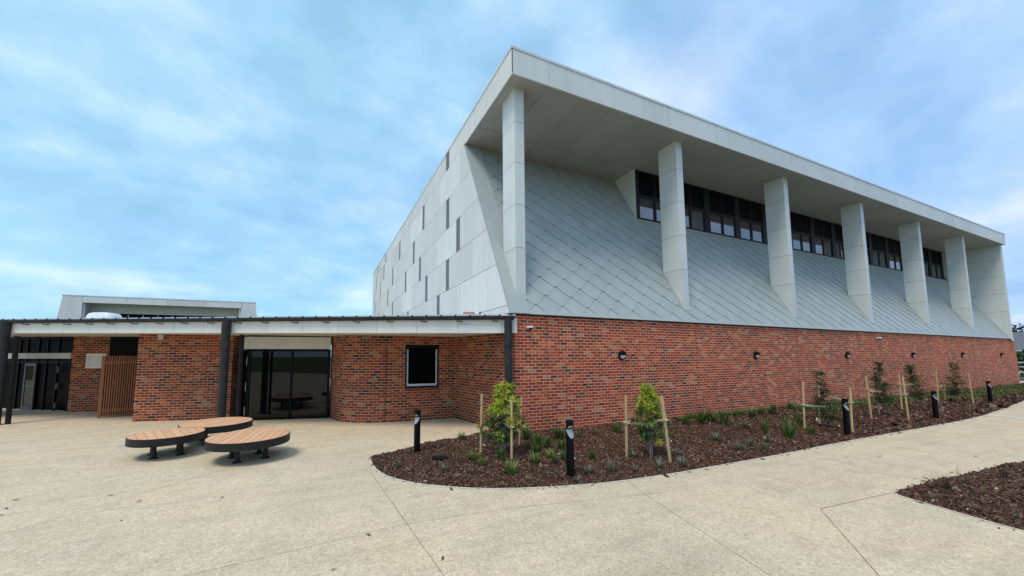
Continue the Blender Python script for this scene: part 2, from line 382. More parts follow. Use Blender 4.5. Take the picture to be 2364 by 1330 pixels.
BED1 = smooth_loop(BED1_FRONT + BED1_BACK, 1); BED2 = smooth_loop(BED2, 1)
def inside(P, x, y):
    c = False; j = len(P) - 1
    for i in range(len(P)):
        xi, yi = P[i][:2]; xj, yj = P[j][:2]
        if (yi > y) != (yj > y) and x < (xj - xi) * (y - yi) / (yj - yi) + xi: c = not c
        j = i
    return c
PAVE = [(-45, -40), (46, -40), (46, 14), (41.5, 14), (41.5, 30), (-45, 30)]
def fill(loops, z, name, mat, skirt=0.0):
    bm = bmesh.new(); alle = []
    for L in loops:
        vs = [bm.verts.new((p[0], p[1], z)) for p in L]
        alle += [bm.edges.new((vs[i], vs[(i + 1) % len(vs)])) for i in range(len(vs))]
    bmesh.ops.triangle_fill(bm, use_beauty=True, use_dissolve=False, edges=alle)
    for f in bm.faces:
        if f.normal.z < 0: f.normal_flip()
    if skirt:
        for e in alle:
            a, b_ = e.verts[0].co, e.verts[1].co
            q = [bm.verts.new(c) for c in (a, b_, (b_.x, b_.y, z - skirt), (a.x, a.y, z - skirt))]
            bm.faces.new(q)
    me = bpy.data.meshes.new(name); bm.to_mesh(me); bm.free(); me.materials.append(MATS[mat])
    o = bpy.data.objects.new(name, me); COL.objects.link(o); return o
struct(fill([PAVE, BED1, BED2], 0.0, 'paving', 'aggregate', 0.10))
struct(MB().poly([(-1500, -1500, -0.12), (1500, -1500, -0.12), (1500, 1500, -0.12), (-1500, 1500, -0.12)]).build('lawn', 'lawn'))
# pale trowelled margin of the paving along the beds
def ribbon(P, off, width, z):
    mb = MB(); n = len(P)
    def nrm(i):
        a, b_ = Vector(P[max(i - 1, 0)]), Vector(P[min(i + 1, n - 1)]); t = (b_ - a).normalized(); return Vector((t.y, -t.x))
    for i in range(n - 1):
        q = []
        for j, w_ in ((i, off), (i + 1, off), (i + 1, off + width), (i, off + width)):
            p = Vector(P[j]) + nrm(j) * w_; q.append((p.x, p.y, z))
        mb.poly(q)
    return mb
i0 = min(range(len(BED1)), key=lambda i: (BED1[i][0] + 3.8) ** 2 + (BED1[i][1] + 1.0) ** 2)
i1 = min(range(len(BED1)), key=lambda i: (BED1[i][0] - 43) ** 2 + (BED1[i][1] + 1.5) ** 2)
edge1 = BED1[i0:i1] if i0 < i1 else BED1[i0:] + BED1[:i1]
mbr = ribbon(edge1, 0.0, 0.045, 0.004)
j0 = min(range(len(BED2)), key=lambda i: (BED2[i][0] - 3.35) ** 2 + (BED2[i][1] + 9.6) ** 2)
edge2 = BED2[j0:]
m2 = ribbon(edge2, 0.0, 0.045, 0.004); mbr.add(m2.v, m2.f)
struct(mbr.build('paving_margin', 'smooth_concrete'))
# tooled control joints in the paving
mj = MB()
def groove(pts, w_=0.007):
    for a, b_ in zip(pts[:-1], pts[1:]):
        a, b_ = Vector(a), Vector(b_); t = (b_ - a).normalized(); n_ = Vector((-t.y, t.x)) * w_ * 0.4
        mj.poly([(*(a - n_), 0.004), (*(b_ - n_), 0.004), (*(b_ + n_), 0.004), (*(a + n_), 0.004)])
groove([(-3.93, -1.75), (-3.66, -5.3), (-3.4, -8.9)], 0.008)
groove([(-9.5, -4.7), (-5.92, -4.3), (-3.78, -4.06), (-2.4, -4.16), (0.0, -4.6)], 0.005)
groove([(-9.6, -3.9), (-8.22, -2.39), (-6.61, -0.67), (-5.6, 0.4)], 0.005)
groove([(3.25, -6.04), (1.53, -5.92), (-1.2, -5.75)][:2], 0.009); groove([(1.53, -5.92), (0.14, -6.99), (-1.5, -8.2)], 0.009)
groove([(-0.07, -4.08), (-0.33, -4.85), (-0.6, -5.83), (-1.3, -8.4)], 0.005)
groove([(5.2, -4.12), (5.35, -6.1)], 0.006); groove([(10.6, -4.1), (10.8, -6.45)], 0.006)
groove([(-12.5, 3.0), (-9.2, 2.2), (-4.0, 1.2), (-2.0, 0.2)], 0.005)
struct(mj.build('paving_joint', 'joint_groove'))
struct(MB().add([(16.6, -3.97, 0.005), (17.0, -3.95, 0.005), (17.0, -6.78, 0.005), (16.6, -6.78, 0.005)], [(3, 2, 1, 0)]).build('drain_strip', 'drain_concrete'))

# mulch
def hills(x, y):
    return 0.018 * math.sin(x * 2.1 + y * 1.3) + 0.014 * math.sin(x * 4.7 - y * 3.9) + 0.01 * math.sin(9 * x + 7 * y)
def mulch_z(x, y):
    if y < -5.2: return -0.03 + 0.05 * min(1, max(0, (x - 3.1) / 1.2)) * 0.8 + hills(x, y) * 0.5
    dx = min(1.0, max(0.0, (y + 4.0) / 3.2))
    return -0.045 + 0.05 * dx + hills(x, y) * min(1, max(0.15, min((x + 3.9) * 0.8, (y + 4.1) * 1.2)))
# soil sheets under the chips; they run a little below the paving edge
def soil(P, name):
    o = fill([P], -0.06, name, 'mulch_soil'); struct(o); return o
soil(BED1, 'mulch_bed'); soil(BED2, 'mulch_bed')
def chips(P, regions, name):
    rng = np.random.default_rng(11); V = []; F = []; k = 0
    for (x0, x1, y0, y1, dens, size, layer) in regions:
        n = int((x1 - x0) * (y1 - y0) * dens)
        X = rng.uniform(x0, x1, n); Yy = rng.uniform(y0, y1, n)
        A = rng.uniform(0, 6.283, n); T = rng.normal(0, 0.35, n); Q = rng.normal(0, 0.35, n)
        Ls = size * rng.lognormal(0, 0.45, n) * 0.5; Ws = Ls * rng.uniform(0.18, 0.45, n); H = rng.uniform(0.004, 0.011, n); Zr = rng.uniform(0, layer, n)
        for i in range(n):
            x, y = X[i], Yy[i]
            if not inside(P, x, y): continue
            z = max(-0.052, mulch_z(x, y)) + Zr[i]
            ca, sa = math.cos(A[i]), math.sin(A[i]); l, w_, h = Ls[i], Ws[i], H[i]
            ux = (ca * l, sa * l, T[i] * l); uy = (-sa * w_, ca * w_, Q[i] * w_)
            p = ((-1, -0.6), (0.7, -1), (1, 0.5), (-0.8, 1))
            top = [(x + a * ux[0] + b_ * uy[0], y + a * ux[1] + b_ * uy[1], z + h + a * ux[2] + b_ * uy[2]) for a, b_ in p]
            V += top; V += [(q[0], q[1], q[2] - h * 1.6) for q in top]
            F += [(k, k + 1, k + 2, k + 3), (k, k + 4, k + 5, k + 1), (k + 1, k + 5, k + 6, k + 2), (k + 2, k + 6, k + 7, k + 3), (k + 3, k + 7, k + 4, k)]; k += 8
    for i in range(len(P)):                       # a few chips kicked out onto the paving
        a, b_ = P[i], P[(i + 1) % len(P)]; L = math.hypot(b_[0] - a[0], b_[1] - a[1])
        if max(a[0], b_[0]) > 18 or min(a[1], b_[1]) > 0.5: continue
        for _ in range(int(L * 14)):
            t = rng.uniform(); x = a[0] + t * (b_[0] - a[0]) + rng.normal(0, 0.07); y = a[1] + t * (b_[1] - a[1]) + rng.normal(0, 0.07)
            if inside(P, x, y): continue
            an = rng.uniform(0, 6.28); l = 0.018 * rng.lognormal(0, 0.5); w_ = l * 0.35; ca, sa = math.cos(an), math.sin(an)
            top = [(x + p_ * l * ca - q_ * w_ * sa, y + p_ * l * sa + q_ * w_ * ca, 0.009) for p_, q_ in ((-1, -0.6), (0.7, -1), (1, 0.5), (-0.8, 1))]
            V += top; V += [(q[0], q[1], 0.003) for q in top]
            F += [(k, k + 1, k + 2, k + 3), (k, k + 4, k + 5, k + 1), (k + 1, k + 5, k + 6, k + 2), (k + 2, k + 6, k + 7, k + 3), (k + 3, k + 7, k + 4, k)]; k += 8
    o = MB().add(V, F).build(name, 'bark_chip'); o['kind'] = 'stuff'
    o['label'] = 'brown bark mulch covering the garden bed'; return o
# a soil surface that follows the mound, hidden below the chips
def mound(P, xr, yr, step, name):
    xs = np.arange(xr[0], xr[1], step); ys = np.arange(yr[0], yr[1], step); nx = len(xs)
    V = [(x, y, max(-0.058, mulch_z(x, y)) - 0.004) for y in ys for x in xs]; F = []
    for j in range(len(ys) - 1):
        for i in range(nx - 1):
            if all(inside(P, xs[i + a], ys[j + b_]) for a in (0, 1) for b_ in (0, 1)):
                F.append((j * nx + i, j * nx + i + 1, (j + 1) * nx + i + 1, (j + 1) * nx + i))
    struct(MB().add(V, F).build(name, 'mulch_soil'))
mound(BED1, (-4, 43, ), (-4.2, 0.2), 0.12, 'mulch_bed'); mound(BED2, (2.9, 14), (-9.5, -6.0), 0.12, 'mulch_bed')
chips(BED1, [(-4, 3, -4.2, 1.0, 2400, 0.033, 0.020), (3, 9, -4.2, 0.15, 1150, 0.042, 0.022), (9, 20, -4.2, 0.15, 300, 0.08, 0.03), (20, 43, -4, 0.15, 90, 0.14, 0.03)], 'bark_mulch')
chips(BED2, [(2.9, 9, -9, -6.0, 1700, 0.036, 0.022), (9, 20, -9, -6.2, 200, 0.09, 0.02)], 'bark_mulch')

# ================================================================== brick walls
def wall(path, z0, z1, mat, name, parent, openings=(), u0=0.0, thick=0.11, closed_ends=True, ztop=None):
    """path runs left to right as seen from the front; openings = (u_a, u_b, z_a, z_b) in path length"""
    mb = MB(); P = [Vector((p[0], p[1])) for p in path]; u = u0
    def nr(i):
        t = (P[min(i + 1, len(P) - 1)] - P[max(i - 1, 0)]).normalized(); return Vector((t.y, -t.x))
    for i in range(len(P) - 1):
        a, b_ = P[i], P[i + 1]; L = (b_ - a).length; t = (b_ - a) / L; n_ = Vector((t.y, -t.x))
        ops = [o for o in openings if o[0] >= u - 1e-6 and o[1] <= u + L + 1e-6]
        us = sorted({u, u + L, *[o[0] for o in ops], *[o[1] for o in ops]}); zs = sorted({z0, z1, *[o[2] for o in ops], *[o[3] for o in ops]})
        for k in range(len(us) - 1):
            for q in range(len(zs) - 1):
                um, zm = (us[k] + us[k + 1]) / 2, (zs[q] + zs[q + 1]) / 2
                if any(o[0] < um < o[1] and o[2] < zm < o[3] for o in ops): continue
                pa, pb = a + t * (us[k] - u), a + t * (us[k + 1] - u)
                mb.add([(pa.x, pa.y, zs[q]), (pb.x, pb.y, zs[q]), (pb.x, pb.y, zs[q + 1]), (pa.x, pa.y, zs[q + 1])], [(0, 1, 2, 3)], 0,
                       [[(us[k], zs[q]), (us[k + 1], zs[q]), (us[k + 1], zs[q + 1]), (us[k], zs[q + 1])]])
        for (ua, ub, za, zb) in ops:                       # reveals
            for (uA, zA, uB, zB) in ((ua, za, ub, za), (ub, za, ub, zb), (ub, zb, ua, zb), (ua, zb, ua, za)):
                pa, pb = a + t * (uA - u), a + t * (uB - u); ia, ib = pa - n_ * thick, pb - n_ * thick
                mb.add([(pa.x, pa.y, zA), (pb.x, pb.y, zB), (ib.x, ib.y, zB), (ia.x, ia.y, zA)], [(0, 1, 2, 3)], 0, [[(uA, zA), (uB, zB + 0.001), (uB, zB + thick), (uA, zA + thick)]])
        ia, ib = a - nr(i) * thick, b_ - nr(i + 1) * thick  # back and top
        mb.add([(ib.x, ib.y, z0), (ia.x, ia.y, z0), (ia.x, ia.y, z1), (ib.x, ib.y, z1)], [(0, 1, 2, 3)], 0, [[(0, z0), (L, z0), (L, z1), (0, z1)]]) if not ops else None
        mb.add([(a.x, a.y, z1), (b_.x, b_.y, z1), (ib.x, ib.y, z1), (ia.x, ia.y, z1)], [(0, 1, 2, 3)], 0, [[(u, 0), (u + L, 0), (u + L, thick), (u, thick)]])
        u += L
    if closed_ends:
        for i, sgn in ((0, 1), (len(P) - 1, -1)):
            a = P[i]; ia = a - nr(i) * thick
            V = [(ia.x, ia.y, z0), (a.x, a.y, z0), (a.x, a.y, z1), (ia.x, ia.y, z1)]
            if sgn < 0: V = [V[1], V[0], V[3], V[2]]
            mb.add(V, [(0, 1, 2, 3)], 0, [[(0, z0), (thick, z0), (thick, z1), (0, z1)]])
    return mb.build(name, mat, parent)

# ================================================================== the hall
hall = thing('sports_hall', 'large pale green hall with overhanging roof and sloped shingles above a red brick base', 'hall', (20, 10, 0))
ZB, ZS, ZR = 3.23, 10.10, 10.86            # top of brick, soffit, roof
XL, XR, YF = -0.16, 40.45, -0.28           # gable plane, right end, fascia plane
SY0, SZ0, SK = -0.05, 3.25, 1.882          # slope: z = SZ0 + SK (y - SY0)
YWIN = 2.40
def sz(y): return SZ0 + SK * (y - SY0)
def sy(z): return SY0 + (z - SZ0) / SK
wall([(0, 0), (41.2, 0), (41.2, 30)], -0.1, ZB, 'hall_brick', 'brick_wall', hall, u0=0.06)
wall([(-0.06, 30), (-0.06, 3.2)], -0.1, 3.0, 'hall_brick', 'brick_wall', hall, u0=0.1)
for x in (1.04, 7.3, 13.5, 19.9, 26.4, 33.0): MB().box(x - 0.006, x + 0.006, -0.003, 0.02, 0.0, ZB - 0.01).build('control_joint', 'joint_sealant', hall)
# core of the upper body (backing behind the panels)
mb = MB()
prof = [(SY0 + 0.06, SZ0 - 0.02), (sy(ZS) + 0.06, ZS + 0.06), (YF + 0.06, ZS + 0.06), (YF + 0.06, ZR - 0.03), (31.0, ZR - 0.03), (31.0, SZ0 - 0.02)]
# gable faces as separate pieces so the window band can be cut: left end, right end
mb.prism([(XL + 0.03, y, z) for y, z in prof], (0.3, 0, 0))
mb.prism([(XR - 0.33, y, z) for y, z in prof], (0.3, 0, 0))
mb.box(XL + 0.34, XR - 0.34, 30.7, 31.0, SZ0, ZR - 0.05)
mb.box(XL + 0.34, XR - 0.34, 3.75, 30.69, ZR - 0.3, ZR - 0.05)
mb.build('wall_core', 'backing_and_void_black', hall)
# roof and cap flashing
mb = MB(); mb.box(XL - 0.02, XR + 0.02, YF - 0.02, YF + 0.22, ZR - 0.025, ZR + 0.055)
mb.box(XL - 0.02, XL + 0.22, YF + 0.222, 31.0, ZR - 0.025, ZR + 0.055); mb.box(XR - 0.22, XR + 0.02, YF + 0.222, 31.0, ZR - 0.025, ZR + 0.055)
mb.build('cap_flashing', 'cap_flashing', hall, bevel=0.006)
MB().box(XL + 0.221, XR - 0.221, YF + 0.221, 31, ZR - 0.02, ZR).build('roof', 'galv_roof', hall)
# front fascia panels
mb = MB(); x = XL
while x < XR - 0.05:
    x2 = min(x + 1.25, XR); mb.box(x + 0.004, x2 - 0.004, YF, YF + 0.045, ZS - 0.015, ZR - 0.027); x = x2
mb.build('fascia', 'sage_panel', hall)
MB().box(XL + 0.02, XR - 0.02, YF + 0.047, YF + 0.06, ZS + 0.02, ZR - 0.03).build('fascia_backing', 'backing_and_void_black', hall)
# soffit panels
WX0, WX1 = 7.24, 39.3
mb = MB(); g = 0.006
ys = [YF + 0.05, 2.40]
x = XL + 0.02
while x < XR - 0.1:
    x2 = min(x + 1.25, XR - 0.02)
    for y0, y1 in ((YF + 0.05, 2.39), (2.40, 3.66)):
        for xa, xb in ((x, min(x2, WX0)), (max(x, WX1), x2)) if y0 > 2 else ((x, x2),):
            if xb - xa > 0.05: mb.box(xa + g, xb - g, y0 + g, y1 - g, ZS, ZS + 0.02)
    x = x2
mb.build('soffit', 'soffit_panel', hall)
# returns: flat trims next to the sloped shingles
def on_slope(x, s, h=0.0):                  # s measured up the slope, h out of it
    c = 1 / math.sqrt(1 + SK * SK); sn = SK * c
    return (x, SY0 + s * c - h * sn, SZ0 + s * sn + h * c)
SLEN = (ZS - SZ0) / (SK / math.sqrt(1 + SK * SK)); SWIN = (sz(YWIN) - SZ0) / (SK / math.sqrt(1 + SK * SK))
def slope_slab(mb, x0, x1, s0, s1, h0, h1, mi=0):
    V = [on_slope(x, s, h) for h in (h0, h1) for s in (s0, s1) for x in (x0, x1)]
    mb.add(V, [(0, 2, 3, 1), (4, 5, 7, 6), (0, 1, 5, 4), (2, 6, 7, 3), (0, 4, 6, 2), (1, 3, 7, 5)], mi)
mb = MB()
slope_slab(mb, XL, XL + 0.62, 0.005, SLEN, 0.0, 0.05)
slope_slab(mb, XL + 0.622, XR - 0.4, 0.0, 0.10, 0.0, 0.036)
slope_slab(mb, WX0 - 0.02, WX1, SWIN - 0.10, SWIN, 0.0, 0.055)
mb.build('edge_flashing', 'shingle_flashing', hall)
mb = MB(); mb.box(XL, XR + 0.2, -0.055, 0.02, ZB + 0.002, ZB + 0.02); mb.build('drip_edge', 'black_metal', hall)
# backing under the shingles
mb = MB()
slope_slab(mb, XL + 0.64, WX0, 0, SLEN, -0.05, -0.004); slope_slab(mb, WX0 + 0.001, WX1, 0, SWIN, -0.05, -0.004); slope_slab(mb, WX1 + 0.001, XR - 0.4, 0, SLEN, -0.05, -0.004)
mb.build('shingle_backing', 'backing_and_void_black', hall)
# the shingles: lapped diamonds with a clipped tip
PW, PH, S1 = 0.925, 0.3605, 0.366
mb = MB()
rngs = random.Random(3)
def clip(poly, ax, val, keep_less):
    out = []
    for i in range(len(poly)):
        a, b_ = poly[i], poly[(i + 1) % len(poly)]
        ia = (a[ax] <= val) == keep_less; ib = (b_[ax] <= val) == keep_less
        if ia: out.append(a)
        if ia != ib:
            t = (val - a[ax]) / (b_[ax] - a[ax]); out.append(tuple(a[k] + t * (b_[k] - a[k]) for k in range(3)))
    return out
def shingle(cx_, s_):
    f = 0.085; j = rngs.uniform(-0.0015, 0.0015)
    # (x, s, h): tip node at s_, widest at s_+PH, top at s_+2PH
    P = [(cx_ - f, s_, 0.030 + j), (cx_ + f, s_, 0.030 + j), (cx_ + PW / 2 - 0.003, s_ + PH, 0.021 + j), (cx_ + f - 0.007, s_ + 2 * PH - 0.001, 0.006 + j), (cx_ - f + 0.012, s_ + 2 * PH - 0.002, 0.006 + j), (cx_ - PW / 2 + 0.024, s_ + PH - 0.003, 0.021 + j)]
    for ax, val, less in ((0, XL + 0.61, False), (0, XR - 0.41, True), (1, 0.09, False), (1, SLEN, True)):
        P = clip(P, ax, val, less)
        if len(P) < 3: return
    if cx_ + PW / 2 > WX0 and cx_ - PW / 2 < WX1:
        if cx_ < WX0 + 0.2:
            A = clip(P, 0, WX0 - 0.015, True); B = clip(clip(P, 0, WX0 - 0.014, False), 1, SWIN - 0.06, True); parts = [A, B]
        else: parts = [clip(P, 1, SWIN - 0.06, True)]
    else: parts = [P]
    for P in parts:
        if len(P) < 3: continue
        n = len(P); cxm = sum(p[0] for p in P) / n; csm = sum(p[1] for p in P) / n
        top = [on_slope(*p) for p in P]
        low = [on_slope(p[0] + (cxm - p[0]) * 0.028, p[1] + (csm - p[1]) * 0.05, max(-0.002, p[2] - 0.004)) for p in P]
        bot = [on_slope(p[0] + (cxm - p[0]) * 0.075, p[1] + (csm - p[1]) * 0.075, -0.003) for p in P]
        V = top + low + bot; F = [tuple(range(n))]
        for i in range(n):
            k = (i + 1) % n
            F += [(i, i + n, k + n, k), (i + n, i + 2 * n, k + 2 * n, k + n)]
        mb.add(V, F)
row = 0
s_ = S1 - PH * 3
while s_ < SLEN:
    k = row - 3
    cx_ = 0.74 - PW * 2 + (PW / 2 if k % 2 else 0)
    while cx_ < XR + 0.5: shingle(cx_, s_); cx_ += PW
    s_ += PH; row += 1
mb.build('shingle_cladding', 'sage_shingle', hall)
# column fins and the end wall
def fin(x0, x1, y0, y1, name):
    mb = MB(); gaps = [ZS, 9.05, 7.78, 6.51, 5.23, 3.0]; gg = 0.006; LIM = 0.012
    def above(poly):                          # keep what lies above the slope
        out = []
        for i in range(len(poly)):
            p, q = poly[i], poly[(i + 1) % len(poly)]; dp, dq = p[1] - sz(p[0]), q[1] - sz(q[0])
            if dp >= 0: out.append(p)
            if (dp >= 0) != (dq >= 0):
                t = dp / (dp - dq); out.append((p[0] + t * (q[0] - p[0]), p[1] + t * (q[1] - p[1])))
        return out
    for za, zb in zip(gaps[:-1], gaps[1:]):
        top, bot = za - (gg if za < ZS else 0), zb + gg
        poly = above([(y0, top), (y0, bot), (y1, bot), (y1, top)])
        if len(poly) > 2: mb.prism([(x0, a, b_) for a, b_ in poly], (x1 - x0, 0, 0))
    # dark core showing in the joints
    core = above([(y0 + 0.012, ZS - 0.01), (y0 + 0.012, 3.0), (y1 - 0.012, 3.0), (y1 - 0.012, ZS - 0.01)])
    o = mb.build(name, 'sage_panel', hall)
    MB().prism([(x0 + 0.012, a, b_) for a, b_ in core], (x1 - x0 - 0.024, 0, 0)).build('joint_core', 'backing_and_void_black', o)
    slope = [(y0 - 0.03, sz(y0 - 0.03)), (min(y1 + 0.03, 3.5), sz(min(y1 + 0.03, 3.5)))]
    f = MB(); L0 = (slope[0][1] - SZ0) / (SK / math.sqrt(1 + SK * SK)); L1 = (slope[1][1] - SZ0) / (SK / math.sqrt(1 + SK * SK))
    slope_slab(f, x0 - 0.05, x1 + 0.05 if x1 < 39.9 else x1, L0, L1, 0.0, 0.034); f.build('base_flashing', 'shingle_flashing', o)
for i in range(6): fin(0.185 + 6.827 * i, 0.505 + 6.827 * i, 0.22, 1.0, 'column')
fin(XR - 0.40, XR - 0.02, -0.10, 5.0, 'end_wall')
# outside face of the right end
mb = MB()
for k in range(5):
    for q in range(10): mb.box(XR, XR + 0.03, 0.6 + q * 3.05 if k > 0 else 0.0 + q * 3.1, min(30.9, 0.6 + q * 3.05 + 3.03), 3.5 + 1.31 * k if k else 3.27, 3.5 + 1.31 * (k + 1) - 0.02)
mb.build('end_cladding', 'gable_panel', hall)
# gable: fibre cement panels with dark vertical infill strips
LV = [3.27, 3.5, 4.81, 6.12, 7.43, 8.74, 10.05, ZR - 0.027]
STR = {6: [5.57, 22.5, 27.5], 5: [9.66, 16.2, 23.4, 28.2], 4: [5.52, 11.85, 18.9, 25.2], 3: [4.2, 10.3, 14.05, 21.0, 29.0], 2: [5.5, 8.9, 18.7, 26.2], 1: [6.8, 13.2, 20.5, 24.0], 0: []}
VJ = {6: [2.5, 8.52, 12.93, 15.9, 19.2, 25.2], 5: [4.0, 6.63, 12.9, 19.5, 26.0], 4: [2.75, 8.5, 15.2, 22.1, 28.2], 3: [7.07, 12.0, 17.6, 24.6], 2: [2.74, 12.3, 15.47, 22.2], 1: [1.48, 3.92, 9.89, 16.8, 27.5], 0: [3.3, 6.4, 9.6, 12.8]}
cl = MB(); acc = []
for k in range(7):
    z0, z1 = LV[k] + 0.007, LV[k + 1] - (0.009 if k < 6 else 0)
    cuts = [(y, 'j') for y in VJ[k]] + [(y, 's') for y in STR[k]]
    cuts.sort(); segs = []; y = None
    start = -9
    for yc, t in cuts + [(31.0, 'e')]:
        e0 = yc - (0.225 if t == 's' else 0.007 if t == 'j' else 0)
        segs.append((start, e0)); start = yc + (0.225 if t == 's' else 0.007)
        if t == 's': acc.append((yc, z0, z1))
    for a, b_ in segs:
        P = [(a, z0, 0), (b_, z0, 0), (b_, z1, 0), (a, z1, 0)]
        if k == 6: P = clip(P, 0, YF, False)
        else:
            Q = []
            for i in range(4):
                p, q = P[i], P[(i + 1) % 4]; dp, dq = p[0] - sy(p[1]) + 0.012, q[0] - sy(q[1]) + 0.012
                if dp >= 0: Q.append(p)
                if (dp >= 0) != (dq >= 0):
                    t = dp / (dp - dq); Q.append((p[0] + t * (q[0] - p[0]), p[1] + t * (q[1] - p[1]), 0))
            P = Q
        if len(P) > 2: cl.prism([(XL, p[0], p[1]) for p in P], (0.03, 0, 0))
cl.build('gable_cladding', 'gable_panel', hall)
for (yc, z0, z1) in acc:
    MB().box(XL + 0.012, XL + 0.029, yc - 0.222, yc + 0.222, z0 - 0.004, z1 + 0.004).build('accent_panel', 'accent_grey', hall)
# clerestory windows
ZW0, ZT, ZW1 = sz(YWIN) + 0.03, 9.0, ZS - 0.005
mb = MB(); mb.add([(WX0 - 0.03, YWIN, sz(YWIN)), (WX0 - 0.03, YWIN, ZS), (WX0 - 0.03, sy(ZS) + 0.02, ZS), (WX0, YWIN, sz(YWIN)), (WX0, YWIN, ZS), (WX0, sy(ZS) + 0.02, ZS)],
       [(0, 1, 2), (5, 4, 3), (0, 3, 4, 1), (1, 4, 5, 2), (2, 5, 3, 0)]); mb.build('window_cheek', 'sage_panel', hall)
MOD = 2.2757
for i in range(14):
    x0 = WX0 + 0.02 + MOD * i; x1 = x0 + MOD - 0.002; jw = 0.19
    mb = MB()
    mb.box(x0, x0 + jw, YWIN, YWIN + 0.10, ZW0, ZW1); mb.box(x1 - jw, x1, YWIN, YWIN + 0.10, ZW0, ZW1)
    mb.box(x0 + jw, x1 - jw, YWIN + 0.01, YWIN + 0.10, ZW0, ZW0 + 0.08); mb.box(x0 + jw, x1 - jw, YWIN + 0.01, YWIN + 0.10, ZW1 - 0.05, ZW1)
    mb.box(x0 + jw, x1 - jw, YWIN + 0.01, YWIN + 0.10, ZT - 0.035, ZT + 0.035)
    xm = (x0 + x1) / 2; mb.box(xm - 0.03, xm + 0.03, YWIN + 0.012, YWIN + 0.098, ZW0 + 0.08, ZT - 0.035); mb.box(xm - 0.03, xm + 0.03, YWIN + 0.012, YWIN + 0.098, ZT + 0.035, ZW1 - 0.05)
    for xa, xb in ((x0 + jw + 0.002, xm - 0.032), (xm + 0.032, x1 - jw - 0.002)):   # casement rails
        mb.box(xa, xa + 0.04, YWIN + 0.025, YWIN + 0.09, ZW0 + 0.082, ZT - 0.037); mb.box(xb - 0.04, xb, YWIN + 0.025, YWIN + 0.09, ZW0 + 0.082, ZT - 0.037)
        mb.box(xa + 0.04, xb - 0.04, YWIN + 0.025, YWIN + 0.09, ZW0 + 0.082, ZW0 + 0.125); mb.box(xa + 0.04, xb - 0.04, YWIN + 0.025, YWIN + 0.09, ZT - 0.08, ZT - 0.037)
    wdw = mb.build('window', 'window_frame', hall)
    p = MB()
    p.box(x0 + jw, x1 - jw, YWIN + 0.055, YWIN + 0.075, ZW0 + 0.05, ZT - 0.01, 0)
    p.build('pane', 'clerestory_glass', wdw)
    p = MB(); p.box(x0 + jw, x1 - jw, YWIN + 0.055, YWIN + 0.075, ZT + 0.01, ZW1 - 0.02)
    for q in range(1, 9): p.box(x0 + jw, x1 - jw, YWIN + 0.03, YWIN + 0.054, ZT + 0.03 + q * 0.115, ZT + 0.045 + q * 0.115)
    p.build('louvre', 'dark_louvre', wdw)
# ------------------------------------------------------------------ wall lamps, cameras on the hall
def make_lamp():
    t = thing('wall_lamp', '', 'wall lamp', (0, 0, 0), 'round bulkhead lamps along the brick wall')
    n = 28; mb = MB()
    def ring(r, y, zs=1.12): return [(r * math.cos(2 * math.pi * k / n), y, r * zs * math.sin(2 * math.pi * k / n)) for k in range(n)]
    rs = [(0.115, 0.0), (0.125, -0.012), (0.125, -0.05), (0.112, -0.066)]
    V = []; F = []
    for r, y in rs: V += ring(r, y)
    for i in range(len(rs) - 1):
        for k in range(n): F.append((i * n + k, i * n + (k + 1) % n, (i + 1) * n + (k + 1) % n, (i + 1) * n + k))
    F.append(tuple(range((len(rs) - 1) * n, len(rs) * n))); mb.add(V, F)
    # eyelid hood over the upper half
    V = []; F = []; m_ = 14
    for y, r in ((-0.05, 0.124), (-0.10, 0.120), (-0.122, 0.10)):
        V += [(r * math.cos(math.pi * k / m_), y, 0.012 + r * 1.1 * math.sin(math.pi * k / m_)) for k in range(m_ + 1)]
    for i in range(2):
        for k in range(m_): F.append((i * (m_ + 1) + k, i * (m_ + 1) + k + 1, (i + 1) * (m_ + 1) + k + 1, (i + 1) * (m_ + 1) + k))
    F.append(tuple(range(2 * (m_ + 1), 3 * (m_ + 1)))); F.append((0, m_ + 1, 2 * (m_ + 1), 3 * (m_ + 1) - 1, 2 * (m_ + 1) - 1, m_)); mb.add(V, F)
    mb.build('body', 'black_metal', t, smooth=True)
    mb = MB(); V = []; F = []
    for y, r in ((-0.06, 0.098), (-0.085, 0.092), (-0.103, 0.070), (-0.112, 0.03)):
        V += [(r * math.cos(math.pi + math.pi * k / m_), y, 0.004 + r * 1.15 * math.sin(math.pi + math.pi * k / m_)) for k in range(m_ + 1)]
    for i in range(3):
        for k in range(m_): F.append((i * (m_ + 1) + k, i * (m_ + 1) + k + 1, (i + 1) * (m_ + 1) + k + 1, (i + 1) * (m_ + 1) + k))
    F.append(tuple(range(3 * (m_ + 1), 4 * (m_ + 1)))); mb.add(V, F)
    mb.build('lens', 'lamp_lens', t, smooth=True)
    return t
LAMPL = ['black round wall lamp nearest the downpipe corner, above the second leafy shrub', 'second wall lamp from the downpipe corner, on bare brick', 'third wall lamp from the downpipe corner, above the first thin sapling',
         'fourth wall lamp from the downpipe corner, right of the small white camera', 'fifth wall lamp from the downpipe corner, last but one', 'black wall lamp nearest the far right end of the brick wall']
lamp0 = make_lamp()
for i in range(6):
    t = lamp0 if i == 0 else dup(lamp0, (0, 0, 0)); t.location = (3.79 + 6.827 * i, -0.002, 2.11); t['label'] = LAMPL[i]
